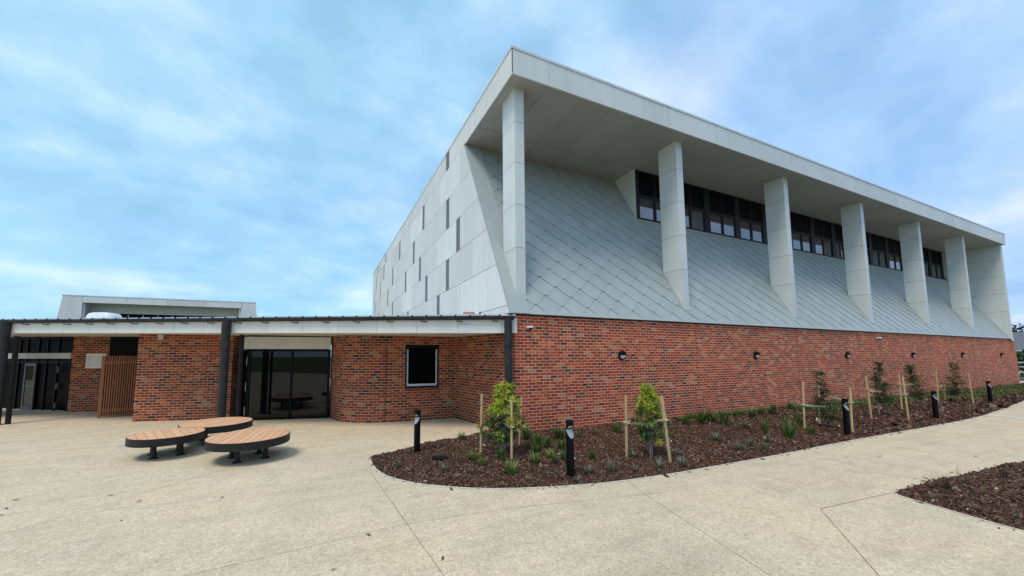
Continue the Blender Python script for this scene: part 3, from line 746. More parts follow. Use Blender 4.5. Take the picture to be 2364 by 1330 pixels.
def camera_dome(name, label, x, z, s=1.0):
    t = thing(name, label, 'security camera', (x, 0, z))
    mb = MB(); mb.box(x - 0.05 * s, x + 0.05 * s, -0.02, -0.001, z - 0.03 * s, z + 0.05 * s); mb.obox((x, -0.075 * s, z + 0.025 * s), (0.085 * s, 0, 0), (0, 0.055 * s, -0.008), (0, 0.003, 0.028 * s))
    mb.build('housing', 'white_plastic', t, bevel=0.012)
    d_ = MB(); d_.lathe([(0.002, -0.052 * s), (0.03 * s, -0.045 * s), (0.043 * s, -0.02 * s), (0.045 * s, 0.0)], 16, (x + 0.03 * s, -0.085 * s, z)); d_.build('lens', 'black_metal', t, smooth=True)
camera_dome('security_camera', 'white security camera on the brick near the downpipe corner', 0.44, 2.87, 1.0)
camera_dome('security_camera', 'small white camera high on the brick far along the long wall', 20.51, 2.93, 1.2)

# ================================================================== the covered way in front of the low building
A = Vector((0.0, -0.12)); DIR = Vector((-0.8665, 0.4992)); BK = Vector((0.4992, 0.8665)); OUT = -BK
def cp(s, t=0.0, z=0.0):                      # s along the fascia from the hall corner, t back from it
    p = A + DIR * s + BK * t; return (p.x, p.y, z)
def zb(s): return 2.72 + 0.0087 * s           # underside
def zg(s): return 3.135 + 0.0050 * s          # gutter centre
SEND = 21.0
canopy = thing('covered_walkway', 'long low roof with pale fascia and dark gutter running left from the hall corner', 'walkway roof', cp(8, 2, 0))
joints = [-0.02, 0.40, 1.61, 2.78, 3.94, 5.08, 6.19, 7.26, 8.30, 9.33, 10.34, 11.32, 12.31, 13.25, 14.18, 15.08, 16.0, 17.0, 18.0, 19.0, 20.0, SEND]
mb = MB()
for a, b_ in zip(joints[:-1], joints[1:]):
    a += 0.004; b_ -= 0.004
    V = [cp(s, t, z) for t in (0, 0.03) for s, z in ((a, zb(a)), (b_, zb(b_)), (b_, zg(b_) - 0.0), (a, zg(a) - 0.0))]
    mb.add(V, [(0, 1, 2, 3), (7, 6, 5, 4), (0, 4, 5, 1), (3, 2, 6, 7), (0, 3, 7, 4), (1, 5, 6, 2)])
mb.build('fascia', 'fascia_board', canopy)
mb = MB(); V = [cp(s, t, z) for t in (0.032, 0.09) for s, z in ((0, zb(0) + 0.006), (SEND, zb(SEND) + 0.006), (SEND, zg(SEND) + 0.02), (0, zg(0) + 0.02))]
mb.add(V, [(0, 1, 2, 3), (7, 6, 5, 4), (0, 4, 5, 1), (3, 2, 6, 7), (0, 3, 7, 4), (1, 5, 6, 2)]); mb.build('fascia_backing', 'backing_and_void_black', canopy)
# gutter: rolled quad profile
mb = MB(); n = 14; V = []
ss = [0.06] + [0.06 + (SEND - 0.06) * i / 12 for i in range(1, 13)]
for s in ss:
    z = zg(s)
    V += [cp(s, -0.066 - 0.058 * math.cos(2 * math.pi * k / n), z + 0.052 * math.sin(2 * math.pi * k / n)) for k in range(n)]
F = [(i * n + k, (i + 1) * n + k, (i + 1) * n + (k + 1) % n, i * n + (k + 1) % n) for i in range(len(ss) - 1) for k in range(n)] + [tuple(range(n))]
mb.add(V, F); mb.build('gutter', 'gutter_metal', canopy, smooth=True)
for s in [0.55, 1.53, 2.54, 3.51, 4.49, 5.41, 6.36, 7.29, 8.15, 9.03, 9.89, 10.73, 11.58, 12.39, 13.16, 13.94, 14.72, 15.45, 16.5, 17.3]:
    z = zg(s) - 0.05
    MB().tube([cp(s + 0.11, -0.085, z + 0.004), cp(s + 0.10, -0.085, z - 0.026), cp(s + 0.05, -0.075, z - 0.042), cp(s, -0.062, z - 0.044), cp(s - 0.05, -0.01, z - 0.044)], 0.012, 8).build('gutter_bracket', 'black_metal', canopy)
# downpipes that stand like columns below the gutter
for s in (0.22, 8.50, 16.12):
    zt = zg(s) - 0.03
    mb = MB(); r = 0.106 if s < 1 else 0.116
    mb.lathe([(r, 2.38), (r, zt)] , 22, cp(s, -0.108)); mb.lathe([(r * 0.93, 0.0), (r * 0.93, 2.39)], 22, cp(s, -0.1)); mb.lathe([(r * 1.04, 2.36), (r * 1.04, 2.47)], 22, cp(s, -0.104))
    mb.lathe([(r * 1.5, 0.003), (r * 1.5, 0.012), (r * 1.05, 0.014)], 22, cp(s, -0.1))
    mb.build('downpipe', 'gutter_metal', canopy, smooth=True)
for s in (8.3, 15.92): mb = MB(); mb.obox(cp(s, 0.28 if s < 10 else 0.06, 1.38), (*(DIR * 0.045), 0), (*(BK * 0.045), 0), (0, 0, 1.38)); mb.build('post', 'charcoal_metal', canopy)
# soffit and ribbed roof sheet; both stop at the hall
def edge_t(s):                                # how far back the roof may go before it meets the hall side or its far end
    x = A.x + DIR.x * s; return min(12.5, (-0.20 - x) / BK.x) if s > 0.3 else 0.12
mb = MB(); ssn = [0.3 + (SEND - 0.3) * i / 40 for i in range(41)]
for a, b_ in zip(ssn[:-1], ssn[1:]):
    ta, tb = max(0.13, edge_t(a)), max(0.13, edge_t(b_))
    mb.poly([cp(a, 0.1, zb(a) + 0.02), cp(a, ta, zb(a) + 0.02), cp(b_, tb, zb(b_) + 0.02), cp(b_, 0.1, zb(b_) + 0.02)])
mb.build('soffit', 'cream_soffit', canopy)
mb = MB()
zr = lambda s, t: zg(s) + 0.055 + 0.112 * (t + 0.1)
for a, b_ in zip(ssn[:-1], ssn[1:]):
    ta, tb = max(0.0, edge_t(a)), max(0.0, edge_t(b_))
    mb.poly([cp(a, -0.09, zr(a, -0.09)), cp(b_, -0.09, zr(b_, -0.09)), cp(b_, tb, zr(b_, tb)), cp(a, ta, zr(a, ta))])
    mb.poly([cp(a, -0.09, zr(a, -0.09) - 0.004), cp(a, ta, zr(a, ta) - 0.004), cp(b_, tb, zr(b_, tb) - 0.004), cp(b_, -0.09, zr(b_, -0.09) - 0.004)])
s = 0.45
while s < SEND:
    te = edge_t(s); V = []
    for t in (-0.105, te): V += [cp(s - 0.028, t, zr(s, t)), cp(s - 0.016, t, zr(s, t) + 0.036), cp(s + 0.016, t, zr(s, t) + 0.036), cp(s + 0.028, t, zr(s, t))]
    mb.add(V, [(0, 1, 2, 3), (0, 4, 5, 1), (1, 5, 6, 2), (2, 6, 7, 3)]); s += 0.405
mb.build('roof_sheet', 'galv_roof', canopy)
mb = MB(); s = 0.45
while s < SEND:
    V = []
    for t in (-0.125, -0.107): V += [cp(s - 0.027, t, zr(s, t) - 0.015), cp(s - 0.018, t, zr(s, t) + 0.036), cp(s + 0.018, t, zr(s, t) + 0.036), cp(s + 0.027, t, zr(s, t) - 0.015)]
    mb.add(V, [(0, 1, 2, 3), (7, 6, 5, 4), (0, 4, 5, 1), (1, 5, 6, 2), (2, 6, 7, 3), (3, 7, 4, 0)]); s += 0.405
mb.add([cp(a_, -0.126, zr(a_, -0.126) + h_) for a_, h_ in ((0.06, -0.03), (SEND, -0.03), (SEND, 0.003), (0.06, 0.003))], [(0, 1, 2, 3)])
mb.build('rib_closure', 'gutter_metal', canopy)
MB().add([cp(0.02, -0.10, zr(0, 0) - 0.012), cp(0.42, -0.10, zr(0, 0) - 0.012), cp(0.42, 0.2, zr(0, 0.2) + 0.03), cp(0.02, 0.13, zr(0, 0.2) + 0.045)], [(0, 1, 2, 3)]).build('corner_flashing', 'cap_flashing', canopy)

# ================================================================== the low building under the roof
low = thing('low_building', 'low brick building with curved wall and dark glazing under the walkway roof', 'building', (-6, 8, 0))
ZT2 = 3.06
def catmull(P, n=6):
    Q = []
    P = [Vector(p) for p in P]
    for i in range(1, len(P) - 2):
        for k in range(n):
            t = k / n; a, b_, c_, d_ = P[i - 1], P[i], P[i + 1], P[i + 2]
            Q.append(tuple(0.5 * (2 * b_ + (c_ - a) * t + (2 * a - 5 * b_ + 4 * c_ - d_) * t * t + (3 * b_ - a - 3 * c_ + d_) * t ** 3)))
    Q.append(tuple(P[-2])); return Q
curve = catmull([(-4.6, 6.2), (-4.52, 5.4), (-4.47, 4.92), (-4.27, 4.20), (-3.98, 3.80), (-3.5, 3.47), (-2.95, 3.30), (-2.45, 3.235), (-2.0, 3.21)])
path = curve[:-1] + [(-2.45, 3.232), (-0.62, 3.14)]
u = 0
for a, b_ in zip(path[:-1], path[1:]):
    if a == (-2.45, 3.232): uo = u
    u += (Vector(b_) - Vector(a)).length
wall(path, -0.06, ZT2, 'court_brick_shaded', 'curved_brick_wall', low, openings=[(uo + 0.14, uo + 1.25, 1.07, 2.47)])
wall([(-0.62, 3.14), (-0.002, 0.02)], -0.06, ZT2, 'court_brick_shaded', 'side_brick_wall', low, u0=0.1, closed_ends=False)
tw = Vector((-0.62 + 2.45, 3.14 - 3.232)).normalized(); nw = Vector((tw.y, -tw.x))
def wp(u_, dn, z): p = Vector((-2.45, 3.232)) + tw * u_ + nw * dn; return (p.x, p.y, z)
def wbox(mb, u0, u1, d0, d1, z0, z1, mi=0):
    V = [wp(a, b_, c_) for c_ in (z0, z1) for b_ in (d0, d1) for a in (u0, u1)]
    mb.add(V, [(0, 2, 3, 1), (4, 5, 7, 6), (0, 1, 5, 4), (2, 6, 7, 3), (0, 4, 6, 2), (1, 3, 7, 5)], mi)
mb = MB()
for a, b_, c_, d_ in ((0.14, 0.185, 1.07, 2.47), (1.205, 1.25, 1.07, 2.47), (0.186, 1.204, 1.07, 1.115), (0.186, 1.204, 2.40, 2.47)): wbox(mb, a + 0.001, b_ - 0.001, -0.08, 0.012, c_ + 0.002, d_ - 0.002)
win = mb.build('window', 'black_metal', low)
mb = MB()
for a, b_, c_, d_ in ((0.19, 0.235, 1.12, 2.33), (1.155, 1.20, 1.12, 2.33), (0.236, 1.154, 1.12, 1.19)): wbox(mb, a, b_, -0.05, -0.012, c_, d_)
mb.build('screen_frame', 'silver_frame', win)
mb = MB(); wbox(mb, 0.187, 1.203, -0.075, -0.062, 1.117, 2.398); mb.build('pane', 'black_glass', win)
mb = MB()
for k in range(13): wbox(mb, 0.13 + k * 0.0875, 0.13 + k * 0.0875 + 0.076, 0.002, 0.03, 0.965, 1.065)
mb.build('window_sill', 'sill_brick', low, bevel=0.006)
mb = MB(); p0 = Vector((-2.75, 3.262)); mb.obox((-2.93, 3.288, 1.4), (0.006, -0.001, 0), (0, 0.012, 0), (0, 0, 1.34)); mb.build('control_joint', 'joint_sealant', low)
# glazed vestibule
gl, gr = Vector((-7.06, 5.53)), Vector((-4.53, 4.975)); gb = Vector((-7.5, 6.55))
def panel(mb, a, b_, d0, d1, z0, z1, e0=0.0, e1=0.0, mi=0):
    t = (b_ - a).normalized(); n_ = Vector((t.y, -t.x)); a2, b2 = a + t * e0, b_ - t * e1
    V = [(*(p + n_ * d_), z) for z in (z0, z1) for d_ in (d0, d1) for p in (a2, b2)]
    mb.add(V, [(0, 2, 3, 1), (4, 5, 7, 6), (0, 1, 5, 4), (2, 6, 7, 3), (0, 4, 6, 2), (1, 3, 7, 5)], mi)
mb = MB(); panel(mb, gl, gr, -0.02, 0.03, 2.35, 2.76, 0, 0.02); panel(mb, gb, gl, -0.02, 0.03, 2.35, 2.76, 0, -0.029); mb.build('bulkhead', 'cream_soffit', low)
mb = MB(); Lg = (gr - gl).length
for e0, e1 in ((0.0, 0.075), (Lg * 0.52 - 0.03, Lg * 0.52 + 0.03), (Lg - 0.10, Lg - 0.02)): panel(mb, gl, gr, -0.06, 0.01, 0.0, 2.345, e0, Lg - e1)
for e0, e1 in ((0.076, Lg * 0.52 - 0.031), (Lg * 0.52 + 0.031, Lg - 0.101)): panel(mb, gl, gr, -0.055, 0.008, 0.0, 0.075, e0, Lg - e1); panel(mb, gl, gr, -0.055, 0.008, 2.27, 2.345, e0, Lg - e1)
fr = mb.build('glazing_frame', 'black_metal', low)
mb = MB(); panel(mb, gl, gr, -0.034, -0.024, 0.05, 2.3, 0.05, 0.06); mb.build('pane', 'dark_glass', fr)
Ls = (gl - gb).length
mb = MB(); panel(mb, gb, gl, -0.06, 0.01, 0.0, 2.345, 0, Ls - 0.07); panel(mb, gb, gl, -0.055, 0.008, 0.0, 0.08, 0.071, 0.05); panel(mb, gb, gl, -0.055, 0.008, 2.27, 2.345, 0.071, 0.05); panel(mb, gb, gl, -0.055, 0.012, 0.08, 2.27, Ls - 0.13, 0.065)
fr2 = mb.build('door', 'black_metal', low)
mb = MB(); panel(mb, gb, gl, -0.034, -0.024, 0.05, 2.3, 0.05, 0.08); mb.build('pane', 'black_glass', fr2)
for z in (0.30, 1.1, 1.95):
    mb = MB(); panel(mb, gb, gl, 0.014, 0.03, z - 0.14, z + 0.14, Ls - 0.085, 0.07); mb.build('hinge', 'silver_frame', fr2)
# wall left of the glazing
wall([(-10.05, 9.6), (-10.37, 6.79), (-7.62, 6.13), (-7.45, 6.8)], -0.06, ZT2, 'court_brick_shaded', 'brick_wall', low, u0=0.15)
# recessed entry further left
wall([(-13.72, 12.3), (-13.69, 10.62), (-10.0, 9.42)], -0.06, ZT2, 'court_brick_shaded', 'recess_brick_wall', low, u0=0.03)
el, er = Vector((-17.8, 13.75)), Vector((-13.80, 10.86)); Le = (er - el).length
mb = MB(); panel(mb, el, er, -0.01, 0.05, 2.03, 2.25, 0, 0.0); mb.build('transom_panel', 'cream_soffit', low)
mb = MB()
for e in (0.0, 1.0, 2.0, 2.42, 3.05, 3.55, 4.15, Le - 0.10): panel(mb, el, er, -0.06, 0.01, 0.0, 2.028, e, Le - e - 0.06); panel(mb, el, er, -0.06, 0.01, 2.252, 3.06, e, Le - e - 0.06)
panel(mb, el, er, -0.058, 0.0, 1.86, 1.93); panel(mb, el, er, -0.058, 0.0, 2.80, 3.05)
fr3 = mb.build('glazing_frame', 'black_metal', low)
mb = MB(); panel(mb, el, er, -0.035, -0.025, 0.02, 2.03); panel(mb, el, er, -0.035, -0.025, 2.25, 3.05); mb.build('pane', 'black_glass', fr3)
# door leaf with a silver frame, standing open
e0 = 2.52
mb = MB()
for a, b_, c_, d_ in ((e0, e0 + 0.07, 0.02, 1.84), (e0 + 0.53, e0 + 0.60, 0.02, 1.84), (e0 + 0.071, e0 + 0.529, 1.75, 1.84), (e0 + 0.071, e0 + 0.529, 0.02, 0.13), (e0 + 0.071, e0 + 0.529, 0.93, 0.965)): panel(mb, el, er, 0.02, 0.06, c_, d_, a, Le - b_)
dr = mb.build('door', 'door_alloy', low); mb = MB(); panel(mb, el, er, 0.033, 0.042, 0.1, 1.8, e0 + 0.05, Le - e0 - 0.55); mb.build('pane', 'dark_glass', dr)
mb = MB()
for z in (0.2, 0.95, 1.6): panel(mb, el, er, 0.02, 0.06, z - 0.12, z + 0.12, 4.32, Le - 4.35)
mb.build('hinge', 'door_alloy', fr3)
# pale framed panel on the recessed brick
ra, rb = Vector((-13.69, 10.62)), Vector((-10.0, 9.42)); Lr = (rb - ra).length
mb = MB(); panel(mb, ra, rb, 0.004, 0.03, 1.68, 2.19, 0.58, Lr - 1.22); o = mb.build('wall_panel', 'cream_soffit', low)
mb = MB()
for a, b_, c_, d_ in ((0.55, 0.61, 1.66, 2.22), (1.19, 1.25, 1.66, 2.22), (0.611, 1.189, 1.66, 1.72), (0.611, 1.189, 2.16, 2.22)): panel(mb, ra, rb, 0.002, 0.05, c_, d_, a, Lr - b_)
mb.build('frame', 'fascia_board', o)
# black sheets painting the dark void above the gate and behind the glazing
mb = MB(); mb.add([(-12.4, 10.1, 0), (-10.2, 9.4, 0), (-10.2, 9.4, 2.9), (-12.4, 10.1, 2.9)], [(0, 1, 2, 3)]); mb.build('shade_sheet', 'backing_and_void_black', low); mb = MB(); mb.add([(-7.4, 6.9, 0), (-4.6, 6.5, 0), (-4.6, 6.5, 2.9), (-7.4, 6.9, 2.9)], [(0, 1, 2, 3)])
mb.build('shade_sheet', 'backing_and_void_black', low)
wall([(-21, 15.2), (-17.9, 13.8)], -0.06, ZT2, 'court_brick_shaded', 'brick_wall', low, u0=0.0)
wall([(-17.6, 10.6), (-15.75, 9.55)], -0.06, ZT2, 'court_brick_shaded', 'brick_pier', low, u0=0.0)

# timber slat gate
ga, gb2 = Vector((-11.76, 8.22)), Vector((-10.62, 8.40)); Lq = (gb2 - ga).length
gate = thing('timber_gate', 'brown vertical slat timber gate between the two brick walls', 'gate', (ga.x, ga.y, 0))
mb = MB(); nS = 19
for k in range(nS): panel(mb, ga, gb2, 0.0, 0.032, 0.03, 2.13, Lq * k / nS + 0.005, Lq * (1 - (k + 1) / nS) + 0.022)
mb.build('slat_panel', 'gate_timber', gate)
mb = MB()
for z in (0.25, 1.9): panel(mb, ga, gb2, -0.05, -0.002, z - 0.045, z + 0.045)
panel(mb, ga, gb2, -0.06, 0.01, 0.0, 2.14, -0.06, Lq - 0.0); mb.build('rail', 'gate_timber', gate)
mb = MB(); panel(mb, ga, gb2, -0.075, -0.055, 0.06, 2.10, 0.0, 0.0); mb.build('shade_backing', 'backing_and_void_black', gate)  # added black sheet paints the shade of the space behind the slats
mb = MB(); panel(mb, ga, gb2, 0.034, 0.05, 0.93, 1.10, Lq - 0.30, 0.22); panel(mb, ga, gb2, 0.05, 0.085, 1.0, 1.025, Lq - 0.34, 0.22); mb.build('handle', 'black_metal', gate)

# small things on the walls and the roof
la, lb = Vector((-10.37, 6.79)), Vector((-7.62, 6.13)); Ll = (lb - la).length
t = thing('sensor_box', 'pale grey sensor box under the roof edge on the left brick wall', 'sensor', (-9.75, 6.63, 2.7))
mb = MB(); panel(mb, la, lb, 0.002, 0.10, 2.66, 2.85, 0.60, Ll - 0.76); mb.build('housing', 'grey_plastic', t, bevel=0.03); mb = MB(); panel(mb, la, lb, 0.03, 0.07, 2.84, 2.9, 0.64, Ll - 0.72); mb.build('bracket', 'grey_plastic', t)
t = thing('switch_box', 'small white switch box on the brick beside the middle downpipe', 'switch', (-7.75, 6.16, 1.1))
mb = MB(); panel(mb, la, lb, 0.002, 0.05, 1.02, 1.12, Ll - 0.16, 0.09); mb.build('housing', 'white_plastic', t, bevel=0.006); mb = MB(); panel(mb, la, lb, 0.051, 0.06, 1.05, 1.09, Ll - 0.145, 0.105); mb.build('button', 'grey_plastic', t)
t = thing('notice', 'white paper notice with an ochre line stuck on the fascia near the hall corner', 'notice', cp(1.45, -0.01, 2.9))
def fpanel(mb, s0, s1, d0, d1, z0, z1): 
    V = [cp(s, -d_, z) for z in (z0, z1) for d_ in (d0, d1) for s in (s1, s0)]
    mb.add(V, [(0, 2, 3, 1), (4, 5, 7, 6), (0, 1, 5, 4), (2, 6, 7, 3), (0, 4, 6, 2), (1, 3, 7, 5)])
mb = MB(); fpanel(mb, 1.31, 1.59, 0.002, 0.004, 2.79, 2.965); mb.build('sheet', 'paper', t)
mb = MB(); fpanel(mb, 1.31, 1.59, 0.002, 0.005, 2.975, 2.99); mb.build('line', 'ochre_line', t)
mb = MB()
for q, (a, b_) in enumerate(((0.05, 0.2), (0.03, 0.24), (0.08, 0.22), (0.04, 0.25), (0.1, 0.2))): fpanel(mb, 1.59 - b_, 1.59 - a, 0.0045, 0.005, 2.94 - q * 0.03, 2.945 - q * 0.03)
mb.build('print', 'paper_grey', t)
def on_roof(s, t, h): return cp(s, t, zr(s, t) + h)
lev = thing('spirit_level', 'white and red bar left lying on the walkway roof edge near the hall', 'spirit level', on_roof(1.3, 0.35, 0))
mb = MB(); mb.obox(on_roof(1.33, 0.35, 0.075), (*(DIR * 0.28), 0.002), (*(BK * 0.02), 0), (0, 0, 0.028)); mb.build('bar', 'white_plastic', lev, bevel=0.006)
mb = MB(); mb.obox(on_roof(1.36, 0.325, 0.085), (*(DIR * 0.16), 0.002), (*(BK * 0.012), 0), (0, 0, 0.022)); mb.build('grip', 'red_paint', lev)
mb = MB(); mb.obox(on_roof(1.04, 0.345, 0.075), (*(DIR * 0.018), 0), (*(BK * 0.025), 0), (0, 0, 0.034)); mb.build('end_cap', 'black_metal', lev)
vent = thing('roof_vent', 'white rounded roof vent behind the walkway gutter at left', 'roof vent', (-13.1, 11.0, 3.7))
mb = MB(); c0 = Vector((-13.02, 11.03)); n = 14; V = []
vb = zr(12.5, 4.0)
for (k, sx, h) in ((0, 0.60, 0.0), (1, 0.58, 0.13), (2, 0.50, 0.23), (3, 0.32, 0.27)):
    for q in range(24):
        a = 2 * math.pi * q / 24; ex = math.copysign(abs(math.cos(a)) ** 0.6, math.cos(a)); ey = math.copysign(abs(math.sin(a)) ** 0.6, math.sin(a))
        tx = ex * sx + (-0.1 if k == 3 else 0); V.append((c0.x - DIR.x * tx + BK.x * ey * sx * 0.6, c0.y - DIR.y * tx + BK.y * ey * sx * 0.6, 3.62 + h))
F = [(i * 24 + k, i * 24 + (k + 1) % 24, (i + 1) * 24 + (k + 1) % 24, (i + 1) * 24 + k) for i in range(3) for k in range(24)] + [tuple(range(72, 96))]
mb.add(V, F); mb.build('cowl', 'white_plastic', vent, smooth=True)
mb = MB(); mb.lathe([(0.42, 3.3), (0.42, 3.6)], 20, (c0.x, c0.y, 0)); mb.build('collar', 'galv_roof', vent)

# ================================================================== furniture
def make_bench(c, r, slat_dir, label, nsl, solid=False):
    b_ = thing('round_bench', label, 'bench', (c[0], c[1], 0), 'round timber topped benches')
    ax = Vector(slat_dir).normalized(); pr = Vector((-ax.y, ax.x)); ri = r - 0.012
    mb = MB(); n = 72
    V = []; 
    for rr, z in ((r - 0.006, 0.455), (r, 0.455), (r, 0.30), (r - 0.006, 0.30)): V += [(c[0] + rr * math.cos(2 * math.pi * k / n), c[1] + rr * math.sin(2 * math.pi * k / n), z) for k in range(n)]
    F = [(i * n + k, ((i + 1) % 4) * n + k, ((i + 1) % 4) * n + (k + 1) % n, i * n + (k + 1) % n) for i in range(4) for k in range(n)]
    mb.add(V, F); mb.build('rim', 'charcoal_metal', b_, smooth=True)
    mb = MB(); wdt = 2 * ri / nsl; gp = 0.0045 if not solid else 0.0012
    for k in range(nsl):
        a0, a1 = -ri + k * wdt + gp, -ri + (k + 1) * wdt - gp; pts = []
        m_ = 6
        lo = [(a0 + (a1 - a0) * q / m_) for q in range(m_ + 1)]
        up = [(v_, math.sqrt(max(1e-5, ri * ri - v_ * v_))) for v_ in lo]; dn = [(v_, -h) for v_, h in reversed(up)]
        P = [Vector(c) + pr * v_ + ax * h for v_, h in up + dn]
        mb.prism([(p.x, p.y, 0.428) for p in P][::-1], (0, 0, 0.030))
    mb.build('seat', 'bench_timber', b_)
    mb = MB(); mb.lathe([(ri - 0.01, 0.40), (ri - 0.01, 0.425)], 48, (c[0], c[1], 0)); mb.build('underframe', 'black_metal', b_)
    for k in range(4):
        a = math.pi / 4 + k * math.pi / 2 + 0.35; p = Vector(c) + Vector((math.cos(a), math.sin(a))) * r * 0.47
        l = MB().lathe([(0.045, 0.008), (0.045, 0.41)], 16, (p.x, p.y, 0)).build('leg', 'charcoal_metal', b_, smooth=True)
        MB().lathe([(0.085, 0.001), (0.085, 0.011)], 18, (p.x, p.y, 0)).build('foot_plate', 'charcoal_metal', l)
make_bench((-6.14, 0.30), 0.755, (-0.09, -0.9), 'round timber bench nearest the camera, front right of three', 11)
make_bench((-7.80, 1.30), 0.655, (-0.385, 0.92), 'smallest round timber bench, leftmost of three', 9)
make_bench((-7.18, 2.50), 0.765, (0.3, 0.5), 'round timber bench at the back, nearest the glass doors', 12, True)

def make_bollard():
    t = thing('bollard_light', '', 'bollard light', (0, 0, 0), 'black bollard lights along the garden bed')
    n = 40; r = 0.0685; za = 0.815; xa = -0.03; H = 0.955
    lowz = lambda x: za - (x - xa) * 1.75; upz = lambda x: za + (x - xa) * 0.72
    def cyl(rr, zf0, zf1, keep):
        V = []; ring = [(rr * math.cos(2 * math.pi * k / n), rr * math.sin(2 * math.pi * k / n)) for k in range(n)]
        return ring
    ring = [(r * math.cos(2 * math.pi * k / n), r * math.sin(2 * math.pi * k / n)) for k in range(n)]
    mb = MB()
    V = [(x, y, 0.0) for x, y in ring] + [(x, y, lowz(max(x, xa))) for x, y in ring]
    F = [(k, (k + 1) % n, (k + 1) % n + n, k + n) for k in range(n)]
    fr_ = [k for k in range(n) if ring[k][0] >= xa]; order = sorted(fr_, key=lambda k: ((k + n // 2) % n)); F.append(tuple(k + n for k in order))
    mb.add(V, F)
    # spine behind the notch, then head
    bk = sorted([k for k in range(n) if ring[k][0] < xa + 0.004])
    V = [(ring[k][0] * 0.99, ring[k][1] * 0.99, z) for z in (za - 0.02, H - 0.02) for k in bk]; m_ = len(bk)
    F = [(k, k + 1, k + 1 + m_, k + m_) for k in range(m_ - 1)] + [(m_ - 1, 0, m_, 2 * m_ - 1), tuple(range(m_, 2 * m_))]; mb.add(V, F)
    V = [(x * 0.985, y * 0.985, upz(max(x, xa)) if x > xa else za) for x, y in ring] + [(x * 0.985, y * 0.985, H - 0.004) for x, y in ring] + [(x * 0.93, y * 0.93, H) for x, y in ring]
    F = [(k, (k + 1) % n, (k + 1) % n + n, k + n) for k in range(n)] + [(k + n, (k + 1) % n + n, (k + 1) % n + 2 * n, k + 2 * n) for k in range(n)] + [tuple(range(2 * n, 3 * n))]
    F.append(tuple(reversed(order))); mb.add(V, F)
    mb.build('post', 'black_metal', t, smooth=True)
    MB().lathe([(0.085, 0.0), (0.085, 0.008), (0.07, 0.010)], 20).build('base_plate', 'charcoal_metal', t)
    rr = r * 0.93; P = [(rr * math.cos(2 * math.pi * k / n), rr * math.sin(2 * math.pi * k / n)) for k in range(n)]; P = [p for p in sorted(P, key=lambda q: math.atan2(q[1], q[0])) if p[0] > xa + 0.006]
    V = [(x + 0.002, y, lowz(x) + 0.003) for x, y in P]; MB().add(V, [tuple(range(len(V)))]).build('reflector_plate', 'bollard_plate', t)
    rr = r * 0.72; V = [(0.012 + rr * 0.62 * math.cos(2 * math.pi * k / 24), rr * math.sin(2 * math.pi * k / 24)) for k in range(24)]
    V = [(x, y, upz(x) - 0.004) for x, y in V]; MB().add(V, [tuple(reversed(range(24)))]).build('lens', 'lamp_lens', t)
    return t
bol0 = make_bollard()
for i, (x, y, a, s, lab) in enumerate([(-2.84, -0.74, 205, 0.99, 'black bollard light at the left tip of the garden bed, notch facing left'), (-0.71, -3.35, -92, 1.03, 'black bollard light in the front of the bed, between the two leafy shrubs'),
        (8.12, -3.60, -92, 1.01, 'black bollard light beside a stake, under the third wall lamp'), (14.2, -3.48, -90, 0.96, 'black bollard light between the third and fourth thin saplings'), (23.05, -2.66, -88, 1.0, 'farthest black bollard light, near the right end of the wall')]):
    t = bol0 if i == 0 else dup(bol0, (0, 0, 0)); t.location = (x, y, -0.03); t.rotation_euler = (0, 0, R(a)); t.scale = (1, 1, s); t['label'] = lab
# black valve box lid
vx = thing('valve_box', 'black ribbed valve box lid lying in the mulch near the bed tip', 'valve box', (-2.5, -1.37, -0.02))
mb = MB(); mb.obox((-2.5, -1.37, -0.01), (0.155, -0.06, 0), (0.045, 0.115, 0), (0, 0, 0.03)); mb.build('box', 'black_metal', vx, bevel=0.008)
mb = MB()
for k in range(6): mb.obox((-2.5 + (k - 2.5) * 0.048, -1.37 - (k - 2.5) * 0.0186, 0.024), (0.012, -0.005, 0), (0.034, 0.09, 0), (0, 0, 0.005))
mb.build('lid_rib', 'charcoal_metal', vx)

